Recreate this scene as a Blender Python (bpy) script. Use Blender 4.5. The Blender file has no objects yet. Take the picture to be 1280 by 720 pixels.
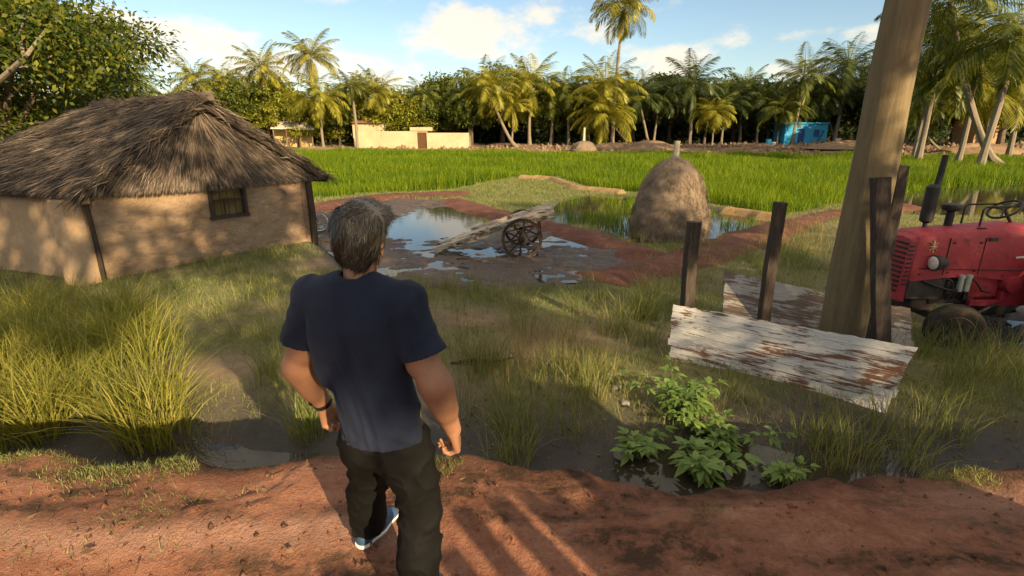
import bpy, bmesh, math, random
import numpy as np
from mathutils import Vector, Matrix

random.seed(7)
RNG = np.random.default_rng(11)
scn = bpy.context.scene
COL = scn.collection
R = math.radians

# ------------------------------------------------------------------ camera
H = 2.04
PITCH = R(16.94)
CP, SP = math.cos(PITCH), math.sin(PITCH)
FPX = 640.0
G = -1.06                                   # level of the low ground beside the raised road
SUN_AZ = np.array([0.558, -0.83])           # horizontal direction towards the sun
SUN_EL = R(21)

cam_d = bpy.data.cameras.new("camera"); cam = bpy.data.objects.new("camera", cam_d); COL.objects.link(cam)
cam.location = (0, 0, H); cam.rotation_euler = (math.pi / 2 - PITCH, 0, 0)
cam_d.sensor_width = 36; cam_d.lens = 18.0; cam_d.clip_end = 3000; cam_d.clip_start = 0.05
scn.camera = cam

def ray(px, py):
    a = (px - 640) / FPX; b = (360 - py) / FPX
    return np.array([a, CP + b * SP, -SP + b * CP])
def on_z(px, py, z):
    r = ray(px, py); t = (z - H) / r[2]
    return np.array([r[0] * t, r[1] * t, z])
def at_y(px, py, Y):
    r = ray(px, py); t = Y / r[1]
    return np.array([r[0] * t, Y, H + r[2] * t])

# ------------------------------------------------------------------ noise
def _hash(ix, iy, s):
    n = (ix.astype(np.int64) * 374761393 + iy.astype(np.int64) * 668265263 + s * 974711) & 0x7fffffff
    n = ((n ^ (n >> 13)) * 1274126177) & 0x7fffffff
    n = (n ^ (n >> 16)) & 0xffff
    return n / 65535.0
def vnoise(x, y, s=0):
    x = np.asarray(x, float); y = np.asarray(y, float)
    ix = np.floor(x); iy = np.floor(y); fx = x - ix; fy = y - iy
    fx = fx * fx * (3 - 2 * fx); fy = fy * fy * (3 - 2 * fy)
    a = _hash(ix, iy, s); b = _hash(ix + 1, iy, s); c = _hash(ix, iy + 1, s); d = _hash(ix + 1, iy + 1, s)
    return (a + (b - a) * fx) * (1 - fy) + (c + (d - c) * fx) * fy
def fbm(x, y, s=0, o=4):
    v = 0; a = .5; t = 0
    for k in range(o):
        v = v + a * vnoise(np.asarray(x) * 2 ** k + 13.7 * k, np.asarray(y) * 2 ** k + 7.3 * k, s + k); t += a; a *= .5
    return v / t
def sstep(a, b, x):
    t = np.clip((np.asarray(x, float) - a) / (b - a), 0, 1); return t * t * (3 - 2 * t)

# ------------------------------------------------------------------ object helpers
def link(o, parent=None):
    COL.objects.link(o)
    if parent is not None: o.parent = parent
    return o
def tag(o, label=None, cat=None, group=None, kind=None):
    if label: o["label"] = label
    if cat: o["category"] = cat
    if group: o["group"] = group
    if kind: o["kind"] = kind
    return o
def thing(name, label, cat, loc=(0, 0, 0), rz=0, group=None):
    o = bpy.data.objects.new(name, None); link(o)
    o.location = loc; o.rotation_euler = (0, 0, rz); o.empty_display_size = .1
    return tag(o, label, cat, group)
def mesh_np(name, V, Q, mat, parent=None, smooth=False, T=None):
    V = np.asarray(V, np.float32).reshape(-1, 3)
    me = bpy.data.meshes.new(name)
    Q = np.asarray(Q, np.int32).reshape(-1, 4) if Q is not None and len(Q) else np.zeros((0, 4), np.int32)
    T = np.asarray(T, np.int32).reshape(-1, 3) if T is not None and len(T) else np.zeros((0, 3), np.int32)
    me.vertices.add(len(V)); me.vertices.foreach_set("co", V.ravel())
    nl = Q.size + T.size
    me.loops.add(nl); me.loops.foreach_set("vertex_index", np.concatenate([Q.ravel(), T.ravel()]).astype(np.int32))
    me.polygons.add(len(Q) + len(T))
    st = np.concatenate([np.arange(len(Q)) * 4, Q.size + np.arange(len(T)) * 3]).astype(np.int32)
    me.polygons.foreach_set("loop_start", st)
    if smooth: me.polygons.foreach_set("use_smooth", np.ones(len(Q) + len(T), bool))
    me.update(calc_edges=True)
    for m in (mat if isinstance(mat, (list, tuple)) else [mat]): me.materials.append(m)
    o = bpy.data.objects.new(name, me); link(o, parent)
    return o
def attr(o, name, vals):
    a = o.data.attributes.new(name, 'FLOAT', 'POINT'); a.data.foreach_set("value", np.asarray(vals, np.float32).ravel())
def grid_quads(nx, ny):
    i = np.arange(nx - 1)[:, None] * ny + np.arange(ny - 1)[None, :]
    return np.stack([i, i + ny, i + ny + 1, i + 1], -1).reshape(-1, 4)

class MB:
    """collects shapes for ONE mesh"""
    def __init__(s): s.V = []; s.F = []; s.mi = []
    def add(s, V, F, mi=0):
        b = len(s.V); s.V += [tuple(map(float, v)) for v in V]; s.F += [tuple(int(i) + b for i in f) for f in F]; s.mi += [mi] * len(F)
    def box(s, c, size, rot=None, bev=0.0, mi=0):
        bm = bmesh.new(); bmesh.ops.create_cube(bm, size=1)
        for v in bm.verts: v.co = Vector((v.co.x * size[0], v.co.y * size[1], v.co.z * size[2]))
        if bev > 0: bmesh.ops.bevel(bm, geom=list(bm.edges), offset=bev, segments=2, profile=.6, affect='EDGES')
        if rot is not None: bmesh.ops.transform(bm, matrix=rot.to_4x4(), verts=list(bm.verts))
        bmesh.ops.translate(bm, vec=Vector(c), verts=list(bm.verts))
        bm.verts.index_update()
        s.add([v.co for v in bm.verts], [[v.index for v in f.verts] for f in bm.faces], mi); bm.free()
    def bar(s, p0, p1, w, h, bev=0.0, up=(0, 0, 1), mi=0):
        p0 = Vector(p0); p1 = Vector(p1); d = (p1 - p0); L = d.length; d.normalize()
        u = Vector(up)
        if abs(u.dot(d)) > .98: u = Vector((0, 1, 0))
        sd = d.cross(u).normalized(); u = sd.cross(d)
        m = Matrix((d, sd, u)).transposed()
        s.box((p0 + p1) / 2, (L, w, h), m, bev, mi)
    def tube(s, pts, rad, n=10, cap=True, mi=0, jit=0):
        pts = [Vector(p) for p in pts]
        if not isinstance(rad, (list, tuple, np.ndarray)): rad = [rad] * len(pts)
        V = []; F = []; prev = None
        for i, p in enumerate(pts):
            t = (pts[min(i + 1, len(pts) - 1)] - pts[max(i - 1, 0)]).normalized()
            if prev is None:
                u = t.cross(Vector((0, 0, 1)))
                if u.length < .05: u = t.cross(Vector((0, 1, 0)))
                u.normalize()
            else: u = (prev - t * prev.dot(t)).normalized()
            w = t.cross(u); prev = u
            for k in range(n):
                a = 2 * math.pi * k / n; r = rad[i] * (1 + (random.uniform(-jit, jit) if jit else 0))
                V.append(p + u * math.cos(a) * r + w * math.sin(a) * r)
        for i in range(len(pts) - 1):
            for k in range(n):
                F.append((i * n + k, i * n + (k + 1) % n, (i + 1) * n + (k + 1) % n, (i + 1) * n + k))
        if cap: F.append(tuple(range(n))[::-1]); F.append(tuple((len(pts) - 1) * n + k for k in range(n)))
        s.add(V, F, mi)
    def lathe(s, prof, c, axis='z', n=24, mi=0, M=None):
        """prof: list of (radius, height)"""
        V = []; F = []
        for (r, h) in prof:
            for k in range(n):
                a = 2 * math.pi * k / n; x, y = r * math.cos(a), r * math.sin(a)
                p = Vector((x, y, h)) if axis == 'z' else (Vector((x, h, y)) if axis == 'y' else Vector((h, x, y)))
                if M is not None: p = M @ p
                V.append(Vector(c) + p)
        m = len(prof)
        for i in range(m - 1):
            for k in range(n):
                f = (i * n + k, i * n + (k + 1) % n, (i + 1) * n + (k + 1) % n, (i + 1) * n + k)
                F.append(f if axis == 'z' else f[::-1])
        closed = prof[0] == prof[-1]
        if prof[0][0] > 1e-4 and not closed: F.append(tuple(range(n))[::-1] if axis == 'z' else tuple(range(n)))
        if prof[-1][0] > 1e-4 and not closed: F.append(tuple((m - 1) * n + k for k in range(n)))
        s.add(V, F, mi)
    def torus(s, c, Rr, r, axis='y', n=36, m=10, mi=0, sq=1.0, M=None):
        V = []; F = []
        for i in range(n):
            a = 2 * math.pi * i / n
            for j in range(m):
                b = 2 * math.pi * j / m; rr = Rr + r * math.cos(b); h = r * sq * math.sin(b)
                p = Vector((rr * math.cos(a), h, rr * math.sin(a))) if axis == 'y' else (Vector((h, rr * math.cos(a), rr * math.sin(a))) if axis == 'x' else Vector((rr * math.cos(a), rr * math.sin(a), h)))
                if M is not None: p = M @ p
                V.append(Vector(c) + p)
        for i in range(n):
            for j in range(m):
                F.append((i * m + j, ((i + 1) % n) * m + j, ((i + 1) % n) * m + (j + 1) % m, i * m + (j + 1) % m))
        s.add(V, F, mi)
    def build(s, name, mat, parent=None, smooth=False, bevel=0):
        me = bpy.data.meshes.new(name); me.from_pydata(s.V, [], s.F); me.update()
        for m in (mat if isinstance(mat, (list, tuple)) else [mat]): me.materials.append(m)
        me.polygons.foreach_set("material_index", np.array(s.mi, np.int32))
        bm = bmesh.new(); bm.from_mesh(me); bmesh.ops.recalc_face_normals(bm, faces=list(bm.faces)); bm.to_mesh(me); bm.free()
        if smooth: me.polygons.foreach_set("use_smooth", np.ones(len(me.polygons), bool))
        o = bpy.data.objects.new(name, me); link(o, parent)
        if smooth and smooth != 'all':
            try: me.set_sharp_from_angle(angle=R(40))
            except Exception: pass
        return o

# ------------------------------------------------------------------ materials
class NT:
    def __init__(s, name):
        s.m = bpy.data.materials.new(name); s.m.use_nodes = True; s.t = s.m.node_tree; s.n = s.t.nodes; s.l = s.t.links
        s.b = s.n["Principled BSDF"]; s.out = s.n["Material Output"]
    def new(s, t, **kw):
        n = s.n.new(t)
        for k, v in kw.items(): setattr(n, k, v)
        return n
    def lk(s, a, b): s.l.new(a, b)
    def coord(s, scale=(1, 1, 1), rot=(0, 0, 0), kind='Object'):
        if kind == 'Position': g = s.new('ShaderNodeNewGeometry').outputs['Position']
        else: g = s.new('ShaderNodeTexCoord').outputs[kind]
        mp = s.new('ShaderNodeMapping'); mp.inputs['Scale'].default_value = scale; mp.inputs['Rotation'].default_value = rot
        s.lk(g, mp.inputs['Vector']); return mp.outputs['Vector']
    def noise(s, vec, scale, detail=6, rough=.6, dist=0.0):
        n = s.new('ShaderNodeTexNoise'); n.inputs['Scale'].default_value = scale; n.inputs['Detail'].default_value = detail
        n.inputs['Roughness'].default_value = rough; n.inputs['Distortion'].default_value = dist
        s.lk(vec, n.inputs['Vector']); return n.outputs['Fac']
    def ramp(s, fac, stops, interp='LINEAR'):
        r = s.new('ShaderNodeValToRGB'); cr = r.color_ramp; cr.interpolation = interp
        while len(cr.elements) < len(stops): cr.elements.new(.5)
        for e, (p, c) in zip(cr.elements, stops):
            e.position = p; e.color = (c[0], c[1], c[2], 1) if not np.isscalar(c) else (c, c, c, 1)
        s.lk(fac, r.inputs['Fac']); return r.outputs['Color']
    def mix(s, fac, a, b, mode='MIX'):
        m = s.new('ShaderNodeMix', data_type='RGBA', blend_type=mode)
        for v, i in ((fac, 0), (a, 6), (b, 7)):
            if isinstance(v, (int, float)): m.inputs[i].default_value = v
            elif isinstance(v, (tuple, list)): m.inputs[i].default_value = (v[0], v[1], v[2], 1)
            else: s.lk(v, m.inputs[i])
        return m.outputs[2]
    def math(s, op, a, b=0.0, clamp=False):
        m = s.new('ShaderNodeMath', operation=op, use_clamp=clamp)
        for v, i in ((a, 0), (b, 1)):
            if isinstance(v, (int, float)): m.inputs[i].default_value = v
            else: s.lk(v, m.inputs[i])
        return m.outputs[0]
    def attr(s, name):
        a = s.new('ShaderNodeAttribute'); a.attribute_name = name; return a.outputs['Fac']
    def bump(s, h, strength=.5, dist=.02):
        b = s.new('ShaderNodeBump'); b.inputs['Strength'].default_value = strength; b.inputs['Distance'].default_value = dist
        s.lk(h, b.inputs['Height']); s.lk(b.outputs['Normal'], s.b.inputs['Normal'])
    def base(s, c):
        if isinstance(c, (tuple, list)): s.b.inputs['Base Color'].default_value = (c[0], c[1], c[2], 1)
        else: s.lk(c, s.b.inputs['Base Color'])
    def set(s, rough=.8, spec=.3, metal=0):
        if isinstance(rough, (int, float)): s.b.inputs['Roughness'].default_value = rough
        else: s.lk(rough, s.b.inputs['Roughness'])
        s.b.inputs['Specular IOR Level'].default_value = spec; s.b.inputs['Metallic'].default_value = metal
        return s.m

def leaf_mat(name, cols, rough=.5, trans=.35, nscale=.6, spec=.3):
    """cols: list of colours spread by a per-leaf random value and a broad noise"""
    t = NT(name)
    g = t.new('ShaderNodeNewGeometry'); rnd = g.outputs['Random Per Island']
    n = t.noise(g.outputs['Position'], nscale, 5, .65)
    f = t.math('ADD', t.math('MULTIPLY', rnd, .55), t.math('MULTIPLY', n, .5))
    k = len(cols)
    c = t.ramp(f, [(.15 + .7 * i / (k - 1), cols[i]) for i in range(k)])
    t.base(c); t.set(rough, spec)
    tr = t.new('ShaderNodeBsdfTranslucent'); t.lk(t.mix(1.0, c, (1.25, 1.15, .5), 'MULTIPLY'), tr.inputs['Color'])
    ms = t.new('ShaderNodeMixShader'); ms.inputs[0].default_value = trans
    t.lk(t.b.outputs[0], ms.inputs[1]); t.lk(tr.outputs[0], ms.inputs[2]); t.lk(ms.outputs[0], t.out.inputs['Surface'])
    return t.m
def soil_mat(name, c0, c1, c2, scale=1.0, bump=.6, rough=.95):
    t = NT(name); v = t.coord(kind='Position')
    n1 = t.noise(v, .9 * scale, 8, .65); n2 = t.noise(v, 7 * scale, 8, .7); n3 = t.noise(v, 40 * scale, 4, .7)
    f = t.math('ADD', t.math('MULTIPLY', n1, .55), t.math('MULTIPLY', n2, .45))
    t.base(t.ramp(f, [(.32, c0), (.5, c1), (.68, c2)]))
    t.bump(t.math('ADD', n2, t.math('MULTIPLY', n3, .5)), bump, .03)
    return t.set(rough, .2)
def wood_mat(name, c0, c1, c2, stretch=(1, 14, 14), bump=.5, rough=.85, scale=2.2):
    t = NT(name); v = t.coord(stretch)
    n1 = t.noise(v, scale, 8, .65, .3); n2 = t.noise(v, scale * 4, 6, .7)
    f = t.math('ADD', t.math('MULTIPLY', n1, .6), t.math('MULTIPLY', n2, .4))
    t.base(t.ramp(f, [(.3, c0), (.5, c1), (.7, c2)])); t.bump(f, bump, .02)
    return t.set(rough, .25)
def plain(name, c, rough=.6, spec=.4, metal=0, var=.25, scale=6, bump=.0):
    t = NT(name); v = t.coord(); n = t.noise(v, scale, 7, .65)
    t.base(t.ramp(n, [(.3, tuple(x * (1 - var) for x in c)), (.7, tuple(min(1, x * (1 + var)) for x in c))]))
    if bump: t.bump(n, bump, .02)
    return t.set(rough, spec, metal)

M = {}
# --- ground
t = NT("ground_soil"); v = t.coord(kind='Position')
n1 = t.noise(v, .55, 8, .65); n2 = t.noise(v, 5, 8, .7); n3 = t.noise(v, 30, 5, .7)
mixn = t.math('ADD', t.math('MULTIPLY', n1, .5), t.math('MULTIPLY', n2, .5))
dirt = t.ramp(mixn, [(.3, (.10, .068, .045)), (.5, (.21, .145, .095)), (.7, (.33, .24, .16))])
grs = t.ramp(mixn, [(.3, (.042, .052, .018)), (.5, (.095, .11, .04)), (.7, (.19, .165, .08))])
mud = t.ramp(mixn, [(.3, (.016, .015, .015)), (.55, (.045, .040, .037)), (.75, (.11, .088, .072))])
red = t.ramp(mixn, [(.3, (.12, .042, .02)), (.5, (.2, .075, .038)), (.7, (.27, .12, .065))])
bank = t.ramp(mixn, [(.3, (.09, .058, .037)), (.5, (.2, .13, .083)), (.7, (.32, .22, .145))])
gm = t.math('ADD', t.attr("grassy"), t.math('MULTIPLY', t.math('SUBTRACT', n2, .5), .9), True)
c = t.mix(gm, dirt, grs)
c = t.mix(t.math('ADD', t.attr("muddy"), t.math('MULTIPLY', t.math('MULTIPLY', t.math('SUBTRACT', n1, .5), 1.2), t.attr("muddy")), True), c, mud)
c = t.mix(t.attr("reddish"), c, red)
c = t.mix(t.attr("sandy"), c, bank)
t.base(c); t.bump(t.math('ADD', n2, t.math('MULTIPLY', n3, .6)), .7, .04)
M['ground'] = t.set(t.math('SUBTRACT', .95, t.math('MULTIPLY', t.attr("muddy"), .45)), .3)

# --- red road
t = NT("red_road_soil"); v = t.coord(kind='Position')
vs = t.coord((.55, 1.6, 1), kind='Position')
n1 = t.noise(v, 1.3, 8, .65); n2 = t.noise(v, 9, 8, .72); n3 = t.noise(v, 60, 4, .7); n4 = t.noise(vs, 1.7, 6, .6, .5)
n5 = t.noise(v, 150, 3, .8); n6 = t.noise(v, 32, 5, .75)
f = t.math('ADD', t.math('ADD', t.math('MULTIPLY', n1, .3), t.math('MULTIPLY', n2, .3)), t.math('ADD', t.math('MULTIPLY', n6, .22), t.math('MULTIPLY', n5, .18)))
c = t.ramp(f, [(.36, (.18, .064, .031)), (.46, (.37, .148, .088)), (.55, (.50, .235, .15)), (.66, (.64, .38, .27))])
moss = t.math('MULTIPLY', t.ramp(n4, [(.45, 0.0), (.57, 1.0)]), t.ramp(n2, [(.38, 0.0), (.54, 1.0)]))
c = t.mix(t.math('MULTIPLY', moss, .85), c, (.045, .03, .015))
c = t.mix(t.math('MULTIPLY', t.attr("worn_sunlit"), t.ramp(n2, [(.3, .2), (.6, .85)])), c, (.46, .25, .18))
c = t.mix(t.math('MULTIPLY', t.attr("damp"), .8, True), c, (.045, .022, .012))
t.base(c); t.bump(t.math('ADD', t.math('ADD', n2, n6), t.math('MULTIPLY', n3, .9)), 1.0, .05)
M['road'] = t.set(.92, .22)


M['bund'] = soil_mat("bund_soil", (.055, .022, .016), (.115, .046, .032), (.2, .09, .06), 1.4, .6, .8)
M['bund_dry'] = soil_mat("dry_bund_soil", (.16, .10, .045), (.28, .18, .09), (.36, .26, .14), 1.4, .5)
t = NT("wet_mud"); v = t.coord(kind='Position')
n1 = t.noise(v, 1.2, 8, .65); n2 = t.noise(v, 8, 8, .7)
f = t.math('ADD', t.math('MULTIPLY', n1, .5), t.math('MULTIPLY', n2, .5))
t.base(t.ramp(f, [(.3, (.03, .022, .02)), (.5, (.07, .05, .044)), (.7, (.13, .092, .078))])); t.bump(n2, 1.0, .04)
M['mud'] = t.set(t.ramp(f, [(.38, .3), (.58, .8)]), .4)
t = NT("paddy_soil"); v = t.coord(kind='Position'); n2 = t.noise(v, .5, 6)
t.base(t.ramp(n2, [(.35, (.02, .05, .008)), (.65, (.05, .09, .015))])); M['paddy_soil'] = t.set(.8, .3)
t = NT("puddle_water"); v = t.coord(kind='Position')
t.base((.035, .03, .022)); t.b.inputs['IOR'].default_value = 1.33; t.bump(t.noise(v, 3.5, 3), .06, .02)
M['water'] = t.set(.04, .6)

# --- hut
t = NT("mud_plaster"); v = t.coord(); vh = t.coord((1, 1, 2.6))
n1 = t.noise(v, 1.1, 7, .65); n2 = t.noise(vh, 2.6, 9, .75, .8); n3 = t.noise(v, 26, 5, .7)
f = t.math('ADD', t.math('MULTIPLY', n1, .45), t.math('MULTIPLY', n2, .55))
t.base(t.ramp(f, [(.32, (.11, .07, .045)), (.44, (.24, .16, .103)), (.58, (.34, .24, .16)), (.72, (.47, .35, .25))]))
t.bump(t.math('ADD', n2, t.math('MULTIPLY', n3, .6)), 1.0, .05); M['plaster'] = t.set(.95, .15)
M['plaster_pale'] = soil_mat("pale_mud_plaster", (.27, .175, .105), (.38, .26, .165), (.46, .33, .22), 1.2, .4)
def straw(name, cols):
    t = NT(name); g = t.new('ShaderNodeNewGeometry'); n = t.noise(g.outputs['Position'], 1.2, 4)
    f = t.math('ADD', t.math('MULTIPLY', g.outputs['Random Per Island'], .6), t.math('MULTIPLY', n, .4))
    t.base(t.ramp(f, [(.15, cols[0]), (.5, cols[1]), (.85, cols[2])])); return t.set(.9, .2)
M['thatch'] = straw("thatch_straw", ((.035, .026, .020), (.105, .08, .063), (.25, .2, .16)))
M['hay'] = straw("hay_straw", ((.08, .057, .042), (.165, .122, .088), (.28, .215, .155)))
M['dark_wood'] = wood_mat("dark_wood", (.018, .013, .010), (.04, .029, .022), (.075, .056, .043), (12, 12, 1.2))
M['beam'] = wood_mat("beam_wood", (.09, .06, .035), (.18, .12, .07), (.28, .2, .12), (2, 2, 9))
M['shutter'] = wood_mat("shutter_wood", (.07, .05, .02), (.13, .095, .04), (.2, .15, .07), (9, 9, 1))
M['dark'] = plain("hut_interior", (.02, .016, .012), .95, .1)
# --- wood
def peel(name, w0, w1, wood, thr, stretch):
    t = NT(name); v = t.coord(stretch); vb = t.coord((.8, 1, 1.6))
    n1 = t.noise(v, 2.0, 10, .72, .35); n2 = t.noise(vb, 1.8, 8, .66, .6); n3 = t.noise(v, 9, 6, .7)
    m = t.ramp(t.math('ADD', t.math('MULTIPLY', n1, .5), t.math('MULTIPLY', n2, .5)), [(thr - .015, 1.0), (thr + .015, 0.0)])
    crack = t.ramp(n1, [(.3, 1.0), (.38, 0.0)])
    paint = t.ramp(n3, [(.3, w0), (.65, w1)]); wd = t.ramp(n3, [(.3, wood[0]), (.7, wood[1])])
    c = t.mix(m, paint, wd); c = t.mix(crack, c, (.025, .018, .013))
    t.base(c); h = t.math('SUBTRACT', t.math('SUBTRACT', t.math('MULTIPLY', n3, .5), t.math('MULTIPLY', m, .6)), t.math('MULTIPLY', crack, 1.0))
    t.bump(h, .7, .012); return t.set(.8, .25)
M['peel'] = peel("peeling_white_paint", (.32, .31, .3), (.58, .565, .55), ((.10, .045, .028), (.2, .1, .065)), .474, (1.0, 8, 14))
M['peel_grey'] = peel("weathered_grey_paint", (.2, .185, .175), (.38, .355, .34), ((.085, .06, .045), (.17, .125, .1)), .5, (1.0, 8, 12))
M['cart_wood'] = peel("cart_weathered_wood", (.33, .28, .22), (.52, .45, .37), ((.09, .055, .03), (.2, .13, .08)), .47, (1.2, 9, 9))
M['post'] = wood_mat("post_wood", (.022, .016, .013), (.05, .037, .03), (.1, .078, .064), (12, 12, .9), .8, .9)
t = NT("pole_wood"); v = t.coord((5, 5, .28)); vb = t.coord((1, 1, .7))
n1 = t.noise(v, 2.6, 9, .72, .5); n2 = t.noise(vb, 1.6, 5); n3 = t.noise(v, 16, 6, .75)
f = t.math('ADD', t.math('MULTIPLY', n1, .7), t.math('MULTIPLY', n2, .3))
t.base(t.ramp(f, [(.3, (.10, .074, .04)), (.5, (.17, .128, .073)), (.7, (.24, .185, .11))])); t.bump(t.math('ADD', n1, t.math('MULTIPLY', n3, .7)), .5, .02); M['pole'] = t.set(.85, .2)
M['bark'] = soil_mat("tree_bark", (.05, .037, .027), (.11, .083, .06), (.19, .15, .11), 3, .8)
M['palm_bark'] = wood_mat("palm_bark", (.10, .08, .058), (.19, .155, .115), (.29, .24, .18), (2, 2, 9), .6)
# --- metal
t = NT("red_tractor_paint"); v = t.coord()
n1 = t.noise(v, 2.2, 7, .65); n2 = t.noise(v, 9, 8, .75)
rust = t.ramp(t.math('ADD', t.math('MULTIPLY', n1, .5), t.math('MULTIPLY', n2, .5)), [(.53, 0.0), (.63, 1.0)])
c = t.ramp(n1, [(.3, (.2, .014, .022)), (.55, (.37, .03, .045)), (.75, (.45, .085, .1))]); c = t.mix(t.math('MULTIPLY', rust, .75), c, (.055, .022, .017))
t.base(c); t.bump(n2, .08, .01); M['red'] = t.set(t.ramp(n2, [(.35, .42), (.7, .75)]), .4)
M['black_metal'] = plain("black_metal", (.018, .016, .015), .6, .4, 0, .5)
M['grease'] = plain("engine_grease", (.035, .026, .022), .65, .4, 0, .5, 9, .3)
M['rusty_iron'] = plain("rusty_iron", (.05, .032, .023), .8, .3, 0, .5, 12, .3)
t = NT("tyre_rubber"); v = t.coord(); n1 = t.noise(v, 5, 7, .7)
t.base(t.mix(t.ramp(n1, [(.46, 0.0), (.6, 1.0)]), (.03, .027, .025), (.075, .056, .04))); t.bump(n1, .5, .02); M['rubber'] = t.set(.9, .2)
M['chrome'] = plain("lamp_reflector", (.75, .72, .68), .2, .5, 1.0, .1)
M['lens'] = plain("lamp_lens", (.62, .55, .5), .12, .6, 0, .3)
M['steel'] = plain("filter_steel", (.5, .52, .46), .4, .5, .5, .2)
M['decal_white'] = plain("white_decal", (.7, .66, .62), .6, .3, 0, .15)
M['decal_gold'] = plain("gold_decal", (.55, .3, .06), .6, .3, 0, .3)
# --- leaves
M['palm_lit'] = leaf_mat("palm_frond_sunlit", ((.09, .11, .013), (.21, .21, .024), (.36, .31, .05)), .45, .35, .5)  # sunlit palms: the warm sunlight is put into the frond colour
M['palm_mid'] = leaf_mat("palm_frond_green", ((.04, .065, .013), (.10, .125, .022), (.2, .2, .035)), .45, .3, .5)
M['palm_shaded'] = leaf_mat("palm_frond_shaded", ((.016, .034, .01), (.045, .07, .018), (.11, .125, .026)), .45, .28, .5)  # shaded palms: the same fronds with the shade put into their colour
M['palm_dry'] = leaf_mat("palm_frond_dry", ((.12, .075, .025), (.25, .17, .05), (.34, .25, .08)), .7, .3, .5)
M['leaf_sunlit'] = leaf_mat("tree_leaf_sunlit", ((.09, .12, .015), (.2, .22, .026), (.36, .33, .05)), .5, .35, .25)  # sunlight on the left trees painted in as a yellower, brighter leaf
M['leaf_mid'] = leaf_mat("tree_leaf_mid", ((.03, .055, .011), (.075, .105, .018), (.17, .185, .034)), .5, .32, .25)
M['leaf_shaded'] = leaf_mat("tree_leaf_shaded", ((.012, .026, .008), (.032, .054, .014), (.085, .105, .022)), .5, .28, .25)  # shade on the right trees painted in as a darker leaf; undergrowth shares it
M['leaf_near'] = leaf_mat("tree_leaf_near", ((.014, .034, .007), (.055, .088, .014), (.22, .215, .03)), .45, .35, .7)
M['weed'] = leaf_mat("weed_leaf", ((.09, .165, .04), (.16, .25, .06), (.24, .31, .09)), .5, .35, 3)
M['weed_light'] = leaf_mat("weed_leaf_pale", ((.11, .2, .05), (.17, .27, .07), (.24, .32, .10)), .5, .35, 3)
M['grass'] = leaf_mat("short_grass_blades", ((.075, .11, .03), (.17, .205, .062), (.38, .34, .15)), .6, .35, .8, .2)
M['grass_tall'] = leaf_mat("tall_grass_blades", ((.09, .11, .022), (.2, .21, .04), (.38, .33, .09)), .55, .38, 1.2, .2)
M['grass_dry'] = leaf_mat("dry_grass_blades", ((.13, .105, .045), (.24, .19, .09), (.36, .28, .15)), .7, .3, 1.2, .2)
M['paddy'] = leaf_mat("paddy_blades", ((.016, .05, .004), (.085, .165, .008), (.27, .31, .014)), .5, .42, .09, .2)
M['far_wood'] = leaf_mat("far_wood_leaf", ((.008, .018, .007), (.02, .036, .012), (.05, .065, .02)), .6, .25, .1)

# ------------------------------------------------------------------ world, sun
w = bpy.data.worlds.new("World"); scn.world = w; w.use_nodes = True
wt = w.node_tree; wn = wt.nodes; bg = wn["Background"]
sky = wn.new('ShaderNodeTexSky'); sky.sky_type = 'NISHITA'; sky.sun_disc = False
sky.sun_elevation = SUN_EL; sky.sun_rotation = math.atan2(SUN_AZ[0], SUN_AZ[1])
sky.air_density = 1.0; sky.dust_density = .6; sky.ozone_density = 2.6
tc = wn.new('ShaderNodeTexCoord')
def wmath(op, a, b=0.0, clamp=False):
    m = wn.new('ShaderNodeMath'); m.operation = op; m.use_clamp = clamp
    for v_, i in ((a, 0), (b, 1)):
        if isinstance(v_, (int, float)): m.inputs[i].default_value = v_
        else: wt.links.new(v_, m.inputs[i])
    return m.outputs[0]
def cloud(px, py, sx, sz):
    d = ray(px, py); d = d / np.linalg.norm(d)
    a = wn.new('ShaderNodeVectorMath'); a.operation = 'SUBTRACT'; wt.links.new(tc.outputs['Generated'], a.inputs[0]); a.inputs[1].default_value = d
    b = wn.new('ShaderNodeVectorMath'); b.operation = 'MULTIPLY'; wt.links.new(a.outputs[0], b.inputs[0]); b.inputs[1].default_value = (1 / sx, .7 / sx, 1 / sz)
    c_ = wn.new('ShaderNodeVectorMath'); c_.operation = 'LENGTH'; wt.links.new(b.outputs[0], c_.inputs[0])
    return wmath('SUBTRACT', 1.0, c_.outputs['Value'], True)
tot = None
for (px, py, sx, sz, k) in [(600, 42, .17, .06, 1.0), (690, 28, .14, .05, .8), (660, 60, .12, .03, .6), (250, 62, .2, .05, .75), (190, 40, .14, .06, .7), (360, 78, .22, .045, .8), (470, 98, .2, .04, .7), (825, 88, .13, .05, .75), (960, 88, .1, .035, .6),
                            (1090, 50, .12, .04, .5), (915, 48, .05, .025, .4), (420, -60, .3, .08, .8), (900, -90, .35, .1, .8)]:
    v_ = wmath('MULTIPLY', cloud(px, py, sx * 1.25, sz * 1.25), k * 1.15); tot = v_ if tot is None else wmath('MAXIMUM', tot, v_)
sx_ = wn.new('ShaderNodeSeparateXYZ'); wt.links.new(tc.outputs['Generated'], sx_.inputs[0])
mr = wn.new('ShaderNodeMapRange'); mr.interpolation_type = 'SMOOTHSTEP'; mr.inputs['From Min'].default_value = .36; mr.inputs['From Max'].default_value = .6; mr.inputs['To Max'].default_value = .9; wt.links.new(sx_.outputs['Z'], mr.inputs['Value'])
tot = wmath('MAXIMUM', tot, mr.outputs['Result'])            # unseen broken cloud added higher up and behind, warm fill for the shade
mp = wn.new('ShaderNodeMapping'); mp.inputs['Scale'].default_value = (1, 1, 2.0); wt.links.new(tc.outputs['Generated'], mp.inputs[0])
nz = wn.new('ShaderNodeTexNoise'); nz.inputs['Scale'].default_value = 9.5; nz.inputs['Detail'].default_value = 8; nz.inputs['Roughness'].default_value = .58
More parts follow.
